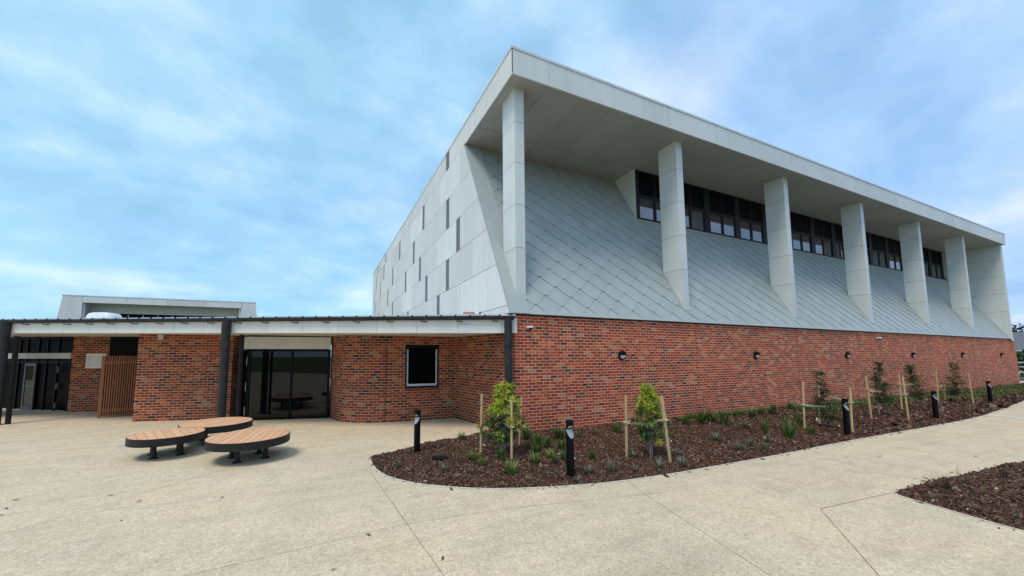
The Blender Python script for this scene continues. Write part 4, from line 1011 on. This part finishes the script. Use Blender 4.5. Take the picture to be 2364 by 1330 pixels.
# ================================================================== plants
def leaf(mb, p, d_, up, L, W, mi=0, fold=0.25):
    d_ = d_.normalized(); s = d_.cross(up)
    if s.length < 1e-3: s = d_.cross(Vector((1, 0, 0)))
    s.normalize(); u = s.cross(d_)
    tip = p + d_ * L - u * L * 0.12; m1 = p + d_ * L * 0.38; m2 = p + d_ * L * 0.72 - u * L * 0.03
    V = [p, m1 + s * W * 0.5 + u * W * fold, m2 + s * W * 0.36 + u * W * fold * 0.6, tip, m2 - s * W * 0.36 + u * W * fold * 0.6, m1 - s * W * 0.5 + u * W * fold, m1, m2]
    mb.add(V, [(0, 6, 1), (1, 6, 7, 2), (2, 7, 3), (0, 5, 6), (5, 4, 7, 6), (4, 3, 7)], mi)
def rv(rg, a=1.0): return Vector((rg.gauss(0, a), rg.gauss(0, a), rg.gauss(0, a)))
def shrub(name, label, loc, h, prof, seed, nros=150, lean=(0, 0)):
    rg = random.Random(seed); t = thing(name, label, 'shrub', loc, 'young leafy shrubs'); L = Vector(loc)
    mbt = MB(); mbc = MB()
    top = L + Vector((lean[0], lean[1], h * 0.93))
    def stem(z): return L + Vector((lean[0] * (z / h) ** 1.5 + 0.012 * math.sin(z * 9 + seed), lean[1] * (z / h) ** 1.5 + 0.012 * math.cos(z * 7), z))
    mbt.tube([stem(h * k / 10) for k in range(10)], [0.016 - 0.0012 * k for k in range(10)], 8)
    mbt.tube([L + Vector((0.03, -0.01, 0)), stem(h * 0.3) + Vector((0.05, 0.02, 0)), stem(h * 0.6) + Vector((0.1, 0.04, 0))], [0.011, 0.008, 0.004], 7)
    for k in range(nros):
        f = rg.random() ** 0.85; z = h * (0.20 + 0.78 * f)
        w_ = np.interp(z / h, [p[0] for p in prof], [p[1] for p in prof]) * h
        a = rg.uniform(0, 6.283); rr = w_ * math.sqrt(rg.uniform(0.05, 1.0)) * rg.uniform(0.75, 1.12) * (1 + 0.38 * math.sin(a * 2 + z * 7 + seed) * math.sin(z * 11 + a))
        c = stem(z) + Vector((math.cos(a) * rr, math.sin(a) * rr, 0)) + rv(rg, 0.02)
        base = stem(max(0.12 * h, z - 0.12 - rr * 0.5))
        if k % 2 == 0: mbt.tube([base, base.lerp(c, 0.55) + Vector((0, 0, -0.02)), c], [0.006, 0.004, 0.002], 5)
        outw = Vector((math.cos(a), math.sin(a), 0.75 if z > 0.55 * h else 0.15)).normalized()
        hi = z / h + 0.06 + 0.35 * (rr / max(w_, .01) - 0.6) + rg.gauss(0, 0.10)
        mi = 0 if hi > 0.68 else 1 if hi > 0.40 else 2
        for q in range(rg.randint(8, 13)):
            az = q * 2.4 + rg.random(); tilt = rg.uniform(0.35, 1.25)
            s1 = outw.orthogonal().normalized(); s2 = outw.cross(s1)
            dd = outw * math.cos(tilt) + (s1 * math.cos(az) + s2 * math.sin(az)) * math.sin(tilt)
            leaf(mbc, c + outw * rg.uniform(-0.03, 0.04) , dd, outw, rg.uniform(0.075, 0.135), rg.uniform(0.022, 0.036), mi)
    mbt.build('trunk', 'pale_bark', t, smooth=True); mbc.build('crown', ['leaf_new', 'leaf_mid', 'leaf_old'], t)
    return t
shrub('young_shrub', 'bushy lime green shrub by the downpipe, held between three stakes', (-1.21, -1.66, -0.03), 1.52, [(0.1, 0.10), (0.22, 0.2), (0.42, 0.30), (0.58, 0.235), (0.7, 0.19), (0.82, 0.16), (1.0, 0.03)], 5, 235, (0.03, 0))
shrub('young_shrub', 'lime topped shrub at the leaning stake, second from the downpipe', (1.56, -3.05, -0.03), 1.50, [(0.12, 0.03), (0.25, 0.12), (0.40, 0.24), (0.55, 0.20), (0.72, 0.165), (0.86, 0.08), (1.0, 0.02)], 9, 190, (-0.02, 0.02))
def sapling(label, loc, h, seed, lean, wid, lo=0.22):
    rg = random.Random(seed); t = thing('young_sapling', label, 'sapling', loc, 'thin dark saplings along the wall'); L = Vector(loc)
    mbt = MB(); mbc = MB()
    def stem(f): return L + Vector((lean[0] * f * f + 0.02 * math.sin(f * 8 + seed), lean[1] * f * f + 0.02 * math.cos(f * 6 + seed), h * f))
    mbt.tube([stem(k / 10) for k in range(11)], [0.014 - 0.0012 * k for k in range(11)], 7)
    for k in range(120):
        f = lo + (1 - lo) * rg.random() ** 1.45; a = rg.uniform(0, 6.283)
        wl = wid * (1 - 0.75 * ((f - lo) / (1 - lo)) ** 0.8) * rg.uniform(0.45, 1.15) * (0.6 if f < lo + 0.08 else 1)
        p0 = stem(f); rise = rg.uniform(0.0, 0.55); p1 = p0 + Vector((math.cos(a) * wl, math.sin(a) * wl, wl * rise)); p2 = p1 + Vector((math.cos(a + 0.3) * wl * 0.4, math.sin(a + 0.3) * wl * 0.4, -wl * 0.10))
        mbt.tube([p0, p1, p2], [0.005, 0.003, 0.0015], 4)
        for q in range(rg.randint(13, 20)):
            u_ = rg.uniform(0.15, 1.0); b_ = p0.lerp(p1, u_ / 0.7) if u_ < 0.7 else p1.lerp(p2, (u_ - 0.7) / 0.3)
            dd = (p2 - p0).normalized() * 0.6 + rv(rg, 0.55); leaf(mbc, b_ + rv(rg, 0.012), dd, Vector((0, 0, 1)), rg.uniform(0.06, 0.11), rg.uniform(0.016, 0.028), 0)
    mbt.build('trunk', 'bark', t, smooth=True); mbc.build('crown', 'leaf_sapling', t); return t
SAP = [((8.73, -2.93, -0.03), 1.62, 21, (-0.22, 0.02), 0.36, 0.16, 'first thin sapling from the left, leaning left beside the bollard'), ((13.18, -2.57, -0.02), 1.84, 34, (-0.12, 0.0), 0.34, 0.26, 'tallest thin sapling, second from the left along the wall'),
       ((17.36, -2.09, 0.0), 1.66, 44, (-0.15, 0.05), 0.40, 0.24, 'third thin sapling from the left, reddish and sparse'), ((20.86, -2.17, 0.0), 1.72, 57, (0.28, -0.05), 0.40, 0.2, 'fourth thin sapling, bending right near the far bollards')]
for loc, h, sd_, ln, wd, lo_, lab in SAP: sapling(lab, loc, h, sd_, ln, wd, lo_)
# stakes
STK = [((-1.59, -1.37), (-1.57, -1.39, 1.27), 'left rear stake of the shrub by the downpipe'), ((-1.22, -2.09), (-1.21, -2.09, 1.20), 'front stake of the shrub by the downpipe, holding a tie'), ((-0.53, -1.14), (-0.45, -1.17, 1.13), 'weathered rear right stake of the shrub by the downpipe'),
 ((1.20, -2.74), (1.22, -2.75, 1.25), 'straight stake left of the second leafy shrub'), ((1.61, -3.48), (1.49, -3.44, 1.29), 'stake leaning over the second leafy shrub'),
 ((8.11, -2.65), (8.16, -2.67, 1.33), 'left stake of the first thin sapling'), ((9.34, -2.45), (9.4, -2.48, 1.24), 'rear stake behind the first thin sapling'), ((8.64, -3.49), (8.67, -3.51, 1.20), 'stake standing right against the bollard of the first sapling'),
 ((11.95, -2.69), (11.88, -2.67, 1.39), 'left stake of the tallest sapling, leaning left'), ((13.29, -2.41), (13.22, -2.41, 1.41), 'thin stake right behind the tallest sapling'), ((15.81, -2.17), (15.78, -2.19, 1.34), 'left stake of the third sapling, one of a close pair'),
 ((13.06, -3.19), (12.98, -3.17, 1.42), 'front right stake of the tallest sapling, one of a close pair'), ((17.72, -1.82), (17.70, -1.83, 1.21), 'rear stake hidden behind the third sapling'), ((20.23, -1.88), (20.25, -1.89, 1.42), 'pale stake rising behind the fourth bollard'),
 ((21.72, -1.69), (21.71, -1.69, 0.9), 'short rear stake of the fourth sapling'), ((20.71, -2.73), (20.60, -2.71, 1.33), 'right hand stake of the fourth sapling, leaning left')]
STOBJ = []
for k, ((bx, by), tp, lab) in enumerate(STK):
    a, b_ = Vector((bx, by, -0.05)), Vector(tp); ax = (b_ - a); ax.normalize()
    ang = 0.4 + k * 0.3; s1 = (Vector((math.cos(ang), math.sin(ang), 0)) - ax * ax.dot(Vector((math.cos(ang), math.sin(ang), 0)))).normalized(); s2 = ax.cross(s1); hw = 0.021
    mb = MB(); V = []
    for p, w_ in ((a, hw), (a.lerp(b_, 0.5) + s1 * 0.004, hw), (b_, hw * 0.97)): V += [p + s1 * i * w_ + s2 * j * w_ for i, j in ((-1, -1), (1, -1), (1, 1), (-1, 1))]
    F = [(i * 4 + q, i * 4 + (q + 1) % 4, (i + 1) * 4 + (q + 1) % 4, (i + 1) * 4 + q) for i in range(2) for q in range(4)] + [(8, 9, 10, 11), (3, 2, 1, 0)]
    mb.add(V, F); o = mb.build('timber_stake', 'stake_timber', None, bevel=0.003)
    tag(o, 'pale timber ' + lab, 'stake', 'timber tree stakes')
def tie(k, z, to, sag, label, wrap=True):
    (bx, by), tp, _ = STK[k]; a0, b0 = Vector((bx, by, 0)), Vector(tp); f = z / b0.z; p = a0.lerp(b0, f); q = Vector(to)
    d_ = (q - p); d_.z = 0; n_ = Vector((-d_.y, d_.x, 0)).normalized(); dn = d_.normalized(); mb = MB(); m_ = 8; hw = 0.024
    pts = [p.lerp(q, i / m_) + Vector((0, 0, -sag * 4 * (i / m_) * (1 - i / m_))) for i in range(m_ + 1)]
    for sgn in (-1, 1):
        V = []
        for i, c in enumerate(pts):
            off = n_ * sgn * (0.034 * (1 - i / m_) + 0.022)
            tw_ = 0.35 * math.sin(i / m_ * 3.1) * sgn
            V += [c + off + Vector((0, 0, hw)) + n_ * tw_ * hw, c + off - Vector((0, 0, hw)) - n_ * tw_ * hw, c + off - Vector((0, 0, hw)) + n_ * (0.003 - tw_ * hw), c + off + Vector((0, 0, hw)) + n_ * (0.003 + tw_ * hw)]
        F = [(i * 4 + j, i * 4 + (j + 1) % 4, (i + 1) * 4 + (j + 1) % 4, (i + 1) * 4 + j) for i in range(m_) for j in range(4)] + [(0, 1, 2, 3), (m_ * 4 + 3, m_ * 4 + 2, m_ * 4 + 1, m_ * 4)]; mb.add(V, F)
    mb.tube([p + dn * -0.036 + n_ * 0.045 + Vector((0, 0, 0)), p + dn * -0.040, p + dn * -0.036 - n_ * 0.045], 0.02, 6)
    mb.lathe([(0.036, -hw), (0.036, hw)], 10, p); o = mb.build('tree_tie', 'hessian')
    tag(o, label, 'tree tie', 'hessian tree ties')
tie(1, 0.66, (-1.22, -1.70, 0.72), 0.01, 'hessian tie from the front stake into the shrub by the downpipe')
tie(3, 0.68, (1.54, -3.02, 0.66), 0.0, 'hessian tie from the straight stake to the second leafy shrub')
tie(4, 0.82, (1.56, -3.08, 0.72), 0.0, 'hessian tie wrapped on the leaning stake at the second shrub')
tie(5, 0.66, (8.66, -2.92, 0.62), 0.01, 'hessian tie from the left stake to the first thin sapling')
tie(7, 0.80, (8.68, -2.96, 0.92), 0.0, 'hessian tie from the bollard side stake to the first thin sapling')
tie(8, 0.98, (13.1, -2.6, 0.86), 0.05, 'sagging hessian tie from the left stake to the tallest sapling')
tie(11, 0.80, (13.15, -2.6, 0.78), 0.0, 'hessian tie from the paired front stake to the tallest sapling')
tie(10, 0.98, (17.28, -2.1, 0.92), 0.01, 'hessian tie from the paired stake to the third sapling')
tie(13, 0.72, (20.83, -2.15, 0.70), 0.0, 'hessian tie from the pale stake to the fourth sapling')
# tufts
def tuft_mesh(kind, seed):
    rg = random.Random(seed); mb = MB()
    spec = dict(olive=(46, 1.0, 0.75, 0.011, 0.9), green=(70, 1.0, 0.7, 0.018, 0.55), bright=(52, 1.0, 0.85, 0.024, 0.8), bronze=(90, 1.0, 0.7, 0.02, 0.5), straw=(36, 1.0, 0.9, 0.012, 1.2), silver=(40, 1.0, 0.95, 0.018, 0.6), strappy=(60, 1.0, 0.45, 0.010, 0.75), reed=(40, 1.0, 0.22, 0.012, 0.25), wisp=(7, 1.0, 0.3, 0.006, 0.5))[kind]
    n, Hh, spread, wd, droop = spec
    for k in range(n):
        a = rg.uniform(0, 6.283); out = spread * rg.uniform(0.15, 1.0); Lh = Hh * rg.uniform(0.5, 1.05); d_ = Vector((math.cos(a), math.sin(a), 0)); s = Vector((-d_.y, d_.x, 0))
        b_ = d_ * rg.uniform(0, 0.13) + s * rg.uniform(-0.08, 0.08)
        P = []
        for q in range(5):
            f = q / 4; P.append(b_ + d_ * out * f ** 1.3 * 0.85 + Vector((0, 0, Lh * (f - droop * 0.42 * out * f * f))))
        V = []; wv = wd * 4 * rg.uniform(0.7, 1.3) * (0.6 if kind in ('reed', 'wisp') else 1)
        ws = (0.6, 1.0, 0.85, 0.55, 0.05)
        for p, w_ in zip(P, ws): V += [p - s * wv * w_ * 0.5 + Vector((0, 0, 0.012 * w_)), p, p + s * wv * w_ * 0.5 + Vector((0, 0, 0.012 * w_))]
        mb.add(V, [(i * 3 + j, i * 3 + j + 1, i * 3 + j + 4, i * 3 + j + 3) for i in range(4) for j in range(2)])
    o = mb.build(dict(silver='rosette_plant', reed='rush_clump', wisp='rush_clump', strappy='grass_clump', bronze='bushy_plant').get(kind, 'grass_tuft'), {'wisp': 'blade_olive', 'strappy': 'blade_green'}.get(kind, 'blade_' + kind))
    return o
TUFTS = [
(-2.19, -0.53, 0.22, 'olive', 'dull olive grass tuft some way behind the valve box'),
(-1.56, -0.1, 0.23, 'green', 'mid green leafy tuft far behind and right of the valve box'),
(-1.92, -1.75, 0.22, 'bright', 'bright lime green tuft some way in front and left of the shrub by the downpipe'),
(-1.89, -2.15, 0.21, 'bright', 'bright lime green tuft far right of the valve box'),
(-1.44, -2.07, 0.25, 'green', 'mid green leafy tuft close in front of the shrub by the downpipe'),
(-1.61, -2.79, 0.3, 'bright', 'bright lime green tuft far in front of the shrub by the downpipe'),
(-0.91, -0.78, 0.4, 'bronze', 'bronze tipped bushy plant some way behind the shrub by the downpipe'),
(-0.06, -0.68, 0.32, 'green', 'mid green leafy tuft some way behind and right of the shrub by the downpipe'),
(-0.49, -1.5, 0.23, 'green', 'mid green leafy tuft some way right of the shrub by the downpipe'),
(-0.04, -1.18, 0.3, 'green', 'mid green leafy tuft far behind and left of the front bollard'),
(-0.52, -1.95, 0.31, 'green', "mid green leafy tuft far left of the second shrub's straight stake"),
(-0.9, -2.47, 0.25, 'bright', 'bright lime green tuft some way in front and right of the shrub by the downpipe'),
(-1.45, -3.22, 0.16, 'straw', 'pale straw coloured tuft far left of the front bollard'),
(0.01, -1.51, 0.25, 'green', 'mid green leafy tuft far right of the shrub by the downpipe'),
(-0.46, -2.34, 0.22, 'bright', 'bright lime green tuft some way behind and left of the front bollard'),
(-0.61, -2.72, 0.18, 'green', 'mid green leafy tuft some way behind and left of the front bollard'),
(-0.94, -3.27, 0.16, 'olive', 'dull olive grass tuft close left of the front bollard'),
(0.69, -1.02, 0.34, 'green', 'mid green leafy tuft far behind and right of the shrub by the downpipe'),
(0.16, -1.87, 0.25, 'green', 'mid green leafy tuft far behind the front bollard'),
(-0.32, -2.63, 0.24, 'green', 'mid green leafy tuft some way behind the front bollard'),
(1.27, -1.01, 0.26, 'olive', 'dull olive grass tuft at the wall foot left of the first wall lamp'),
(0.35, -2.67, 0.21, 'green', "mid green leafy tuft some way left of the second shrub's straight stake"),
(1.83, -0.99, 0.29, 'olive', "dull olive grass tuft far behind and left of the second shrub's straight stake"),
(2.69, -0.9, 0.3, 'green', 'mid green leafy tuft at the wall foot below the first wall lamp'),
(-0.33, -3.36, 0.23, 'silver', 'silver grey rosette plant some way right of the front bollard'),
(0.07, -3.54, 0.27, 'silver', 'silver grey rosette plant far right of the front bollard'),
(0.53, -3.61, 0.19, 'silver', 'silver grey rosette plant some way in front of the second shrub'),
(1.28, -2.84, 0.21, 'silver', "silver grey rosette plant close in front and right of the second shrub's straight stake"),
(1.06, -3.68, 0.27, 'silver', 'silver grey rosette plant some way in front and left of the leaning stake'),
(1.64, -3.73, 0.26, 'silver', 'silver grey rosette plant some way in front and right of the leaning stake'),
(2.27, -3.13, 0.18, 'silver', 'silver grey rosette plant some way behind and right of the leaning stake'),
(5.36, -0.94, 0.34, 'green', 'mid green leafy tuft at the wall foot right of the first wall lamp'),
(5.93, -1.05, 0.44, 'green', 'mid green leafy tuft at the wall foot left of the second wall lamp'),
(6.63, -0.8, 0.38, 'green', 'mid green leafy tuft far behind and right of the second shrub'),
(-3.42, -1.68, 0.19, 'silver', 'silver grey rosette plant far in front and left of the left bollard'),
(-2.27, -2.42, 0.15, 'silver', 'silver grey rosette plant far in front and right of the valve box'),
(-2.67, -2.18, 0.19, 'silver', 'silver grey rosette plant some way in front of the valve box'),
(-2.0, -1.22, 0.18, 'olive', 'dull olive grass tuft some way right of the valve box'),
(-2.03, -3.28, 0.12, 'silver', 'silver grey rosette plant far in front of the shrub by the downpipe'),
(-0.75, -3.6, 0.13, 'silver', 'silver grey rosette plant close in front and right of the front bollard'),
(6.54, -1.0, 0.29, 'green', 'mid green leafy tuft far behind and right of the leaning stake'),
(6.48, -1.37, 0.55, 'strappy', 'tall strappy green grass clump far behind and right of the leaning stake'),
(6.01, -2.01, 0.27, 'olive', 'dull olive grass tuft far left of the first thin sapling'),
(6.44, -2.01, 0.37, 'olive', 'dull olive grass tuft far left of the bollard amid the saplings'),
(6.2, -2.66, 0.44, 'strappy', 'tall strappy green grass clump far left of the first thin sapling'),
(8.66, -0.91, 0.32, 'green', 'mid green leafy tuft at the wall foot below the second wall lamp'),
(9.89, -0.87, 0.36, 'green', 'mid green leafy tuft at the wall foot right of the second wall lamp'),
(6.2, -3.23, 0.54, 'strappy', 'tall strappy green grass clump far in front and left of the first thin sapling'),
(7.32, -3.17, 0.3, 'strappy', 'tall strappy green grass clump some way in front and left of the first thin sapling'),
(8.4, -2.39, 0.38, 'strappy', 'tall strappy green grass clump some way left of the first thin sapling'),
(3.9, -3.39, 0.25, 'silver', 'silver grey rosette plant far right of the leaning stake'),
(4.43, -3.32, 0.3, 'silver', 'silver grey rosette plant far in front and left of the first thin sapling'),
(4.42, -3.62, 0.23, 'silver', 'silver grey rosette plant far left of the bollard amid the saplings'),
(4.29, -2.58, 0.26, 'silver', 'silver grey rosette plant far behind and right of the leaning stake'),
(5.26, -3.22, 0.21, 'olive', 'dull olive grass tuft far in front and left of the first thin sapling'),
(11.76, -0.48, 0.3, 'green', 'mid green leafy tuft far behind and left of the first thin sapling'),
(7.99, -0.79, 0.29, 'green', 'mid green leafy tuft far left of the first thin sapling'),
(9.31, -0.81, 0.3, 'green', 'mid green leafy tuft far left of the bollard amid the saplings'),
(4.15, -6.35, 0.22, 'reed', 'dark upright rush clump far right of the right hand bed tip'),
(3.52, -6.37, 0.11, 'silver', 'silver grey rosette plant some way right of the right hand bed tip'),
(3.51, -6.73, 0.1, 'silver', 'silver grey rosette plant far in front and right of the right hand bed tip'),
(4.3, -6.66, 0.16, 'olive', 'dull olive grass tuft far right of the right hand bed tip'),
(4.86, -6.36, 0.14, 'olive', 'dull olive grass tuft at the far edge of the right hand bed'),
(5.83, -6.54, 0.21, 'reed', 'dark upright rush clump cut by the right border of the photo'),
(3.5, -7.1, 0.1, 'silver', 'silver grey rosette plant nearest the lower right corner'),
(5.39, -6.15, 0.25, 'wisp', 'sparse wispy reed far behind and right of the right hand bed tip')
]
PROTO = {}
for k, (x, y, h, kind, lab) in enumerate(TUFTS):
    key = (kind, k % 3)
    if key not in PROTO: o = PROTO[key] = tuft_mesh(kind, 100 + k)
    else: o = PROTO[key].copy(); COL.objects.link(o)
    o.location = (x, y, max(-0.05, mulch_z(x, y)) - 0.005); o.rotation_euler = (0, 0, k * 1.7)
    h *= 1.18 if kind in ('green', 'strappy', 'bright') else 1.0
    wds = h * random.uniform(0.8, 1.1); o.scale = (wds, wds, h)
    tag(o, lab, 'plant', 'small plants in the bark mulch')
# far ground cover that reads as one mass
rg = random.Random(77); mb = MB()
for k in range(3600):
    x = 5.0 + 36.5 * rg.random(); y = -0.12 - abs(rg.gauss(0, 0.42 if x > 10 else 0.22))
    if x < 12 and math.sin(x * 3.1) + math.sin(x * 7.7) < 0.4: continue
    y = y * 1.0 * (1 + (x - 10) * 0.03)
    if x > 22 and rg.random() < 0.35: y -= rg.uniform(0, 1.6)
    if not inside(BED1, x, y): continue
    a = rg.uniform(0, 6.283); h = rg.uniform(0.08, 0.22)
    for q in range(5):
        d_ = Vector((math.cos(a + q * 1.3), math.sin(a + q * 1.3), rg.uniform(0.4, 1.5)))
        leaf(mb, Vector((x, y, mulch_z(x, y) - 0.01)), d_, Vector((0, 0, 1)), h, 0.035)
o = mb.build('ground_cover', 'blade_green'); o['kind'] = 'stuff'; o['label'] = 'low green ground cover along the foot of the brick wall'
# fallen leaves on the paving
LV_ = [(-8.85, -0.98), (-8.74, -1.35), (-8.63, -1.63), (-7.17, -1.78), (-7.18, -1.69), (-6.09, -2.09), (-7.67, -1.31), (-4.23, -4.18), (-3.58, -5.01), (-4.63, -4.77), (-7.09, -2.49), (-0.98, 0.75), (-1.6, 0.5), (5.82, -5.03), (4.53, -5.9), (4.69, -5.95), (4.81, -4.95), (7.65, -5.81), (7.91, -5.93), (16.0, -4.1), (17.2, -4.0), (17.9, -3.95)]
lf = None
for k, (x, y) in enumerate(LV_):
    if lf is None:
        mb = MB(); leaf(mb, Vector((-0.05, 0, 0.006)), Vector((1, 0, 0.05)), Vector((0, 0, 1)), 0.11, 0.03, 0, 0.3); lf = o = mb.build('fallen_leaf', 'dead_leaf')
    else: o = lf.copy(); COL.objects.link(o)
    o.location = (x, y, 0.004); o.rotation_euler = (0, 0, k * 2.1); sc_ = random.uniform(0.45, 0.9); o.scale = (sc_, sc_, sc_)
    tag(o, 'small dark fallen leaf lying on the pale paving', 'leaf', 'fallen leaves on the paving')

# ================================================================== beyond
fh = thing('distant_hall', 'second pale hall with a recessed clerestory rising behind the walkway roof at left', 'hall', (-27, 62, 0))
fa, fb = Vector((-39.13, 62.86)), Vector((-15.24, 61.13)); ft = (fb - fa).normalized(); fn = Vector((0.24, -0.971))
def fbx(mb, u0, u1, d0, d1, z0, z1): fquad(mb, [(u0, z0), (u1, z0), (u1, z1), (u0, z1)], d0, d1)
def fquad(mb, P, d0, d1):
    V = [(*(fa + ft * u_ + fn * d_), z) for d_ in (d1, d0) for u_, z in P]; n = len(P)
    mb.add(V, [tuple(range(n)), tuple(range(2 * n - 1, n - 1, -1))] + [(i, i + n, (i + 1) % n + n, (i + 1) % n) for i in range(n)])
mb = MB(); fquad(mb, [(-0.6, 6.2), (2.2, 6.2), (2.2, 10.85), (0, 10.85)], -0.4, 0.0); fquad(mb, [(22.0, 6.2), (24.6, 6.2), (23.95, 10.85), (22.0, 10.85)], -0.4, 0.0)
for a, b_ in ((2.23, 7.2), (7.23, 12.2), (12.23, 17.1), (17.13, 21.97)): fbx(mb, a, b_, -0.4, 0.0, 9.95, 10.85)
fquad(mb, [(-1.2, 0), (25.2, 0), (24.65, 6.17), (-0.6, 6.17)], -0.4, 0.0); mb.build('wall', 'gable_panel', fh)
mb = MB(); fbx(mb, 2.2, 22.0, -3.2, -0.41, 9.95, 10.3); mb.build('soffit', 'sage_panel', fh)
mb = MB(); fquad(mb, [(2.25, 8.75), (21.95, 8.75), (21.95, 9.94), (2.25, 9.94)], -3.4, -3.1); fbx(mb, 2.2, 2.5, -3.0, -0.41, 6.2, 9.94); fbx(mb, 21.7, 22.0, -3.0, -0.41, 6.2, 9.94); mb.build('recess_wall', 'sage_panel', fh)
mb = MB(); fquad(mb, [(2.6, 6.3), (21.6, 6.3), (21.6, 8.74), (2.6, 8.74)], -3.5, -3.2); mb.build('window_band', 'dark_louvre', fh)
mb = MB()
for k in range(11): fbx(mb, 3.4 + k * 1.85, 3.52 + k * 1.85, -3.19, -3.1, 6.3, 8.6)
mb.build('mullion', 'silver_frame', fh)
mb = MB(); fbx(mb, -0.1, 24.05, -14, 0.03, 10.86, 11.0); mb.build('roof_edge', 'cap_flashing', fh)
mb = MB(); fquad(mb, [(-1.2, 0), (0.0, 10.84), (0.3, 10.84), (-0.9, 0)], -14, -0.41); fquad(mb, [(25.2, 0), (24.9, 0), (23.7, 10.84), (23.95, 10.84)], -14, -0.41); mb.build('side_wall', 'fascia_board', fh)
def far_tree(label, x, y, h, w_, mat, seed, n=900, ls=0.5, trunk=0.25, zlo=0.3):
    rg = random.Random(seed); t = thing('tree', label, 'tree', (x, y, 0)); L = Vector((x, y, 0))
    mbt = MB(); mbt.tube([L, L + Vector((0.1, 0, h * 0.4)), L + Vector((0, 0.1, h * 0.75))], [trunk, trunk * 0.7, trunk * 0.3], 8)
    cl_ = [(L + Vector((rg.uniform(-1, 1) * w_ * 0.6, rg.uniform(-1, 1) * w_ * 0.6, h * rg.uniform(zlo, 0.9))), w_ * rg.uniform(0.25, 0.5)) for _ in range(14)]
    for c, r in cl_: mbt.tube([L + Vector((0, 0, h * 0.35)), c], [trunk * 0.35, trunk * 0.08], 5)
    mbt.build('trunk', 'bark', t); mb = MB()
    for k in range(n):
        c, r = cl_[k % 14]; p = c + rv(rg, 1).normalized() * r * rg.random() ** 0.4
        leaf(mb, p, rv(rg, 1), Vector((0, 0, 1)), ls * rg.uniform(0.6, 1.2), ls * 0.5)
    mb.build('crown', mat, t)
v = 95.0
far_tree('pale bare looking tree top above the gutter at the far left', -58.6, 68.5, 12.3, 2.6, 'pale_leaf', 4, 700, 0.5, 0.2, 0.72)
# houses, hedge and fence past the right end of the hall
hs = thing('house', 'low house with a dark grey roof beyond the right end of the hall', 'house', (72, 6, 0))
mb = MB(); mb.box(66, 80, -1.0, 14, -0.1, 2.7); mb.build('wall', 'house_wall', hs)
mb = MB(); e = 0.6
mb.add([(66 - e, -1 - e, 2.65), (80 + e, -1 - e, 2.65), (80 + e, 14 + e, 2.65), (66 - e, 14 + e, 2.65), (73, 5, 4.9), (73, 8, 4.9)], [(0, 1, 4), (1, 2, 5, 4), (2, 3, 5), (3, 0, 4, 5), (3, 2, 1, 0)]); mb.build('roof', 'roof_tile', hs)
mb = MB(); mb.box(65.3, 65.39, -1.6, 14.6, 2.52, 2.68); mb.build('gutter', 'cap_flashing', hs)
for y in (1.2, 5.0, 9.5): mb = MB(); mb.box(65.95, 65.99, y, y + 1.6, 0.9, 2.1); mb.build('window', 'dark_glass', hs)
hd = MB(); rg = random.Random(5)
for k in range(3800): leaf(hd, Vector((61 + rg.uniform(-0.7, 0.7), rg.uniform(-3, 16), rg.uniform(0, 2.5) + 0.25 * math.sin(k))), rv(rg), Vector((0, 0, 1)), 0.4, 0.22)
tag(hd.build('hedge', 'far_leaf'), 'dark green hedge in front of the low house at the right edge', 'hedge')
fc = thing('rail_fence', 'pale rail fence beyond the right end of the hall', 'fence', (56, 4, 0))
mb = MB()
for z in (0.45, 0.95, 1.38): mb.box(55.97, 56.03, -3, 16, z, z + 0.09)
mb.build('rail', 'cap_flashing', fc)
for k in range(8): mb = MB(); mb.box(55.9, 55.965, -3 + k * 2.6, -2.9 + k * 2.6, -0.1, 1.5); mb.build('post', 'cap_flashing', fc)
struct(MB().poly([(46.1, -60, -0.05), (54, -60, -0.05), (54, 60, -0.05), (46.1, 60, -0.05)]).build('road', 'asphalt'))
mb = MB(); mb.box(45.85, 46.05, -40, 40, -0.12, 0.06); struct(mb.build('kerb', 'smooth_concrete'))
far_tree('dark round tree behind the low house at the right edge', 92, 10, 7.2, 3.6, 'far_leaf', 12, 1100, 0.7, 0.3, 0.3)
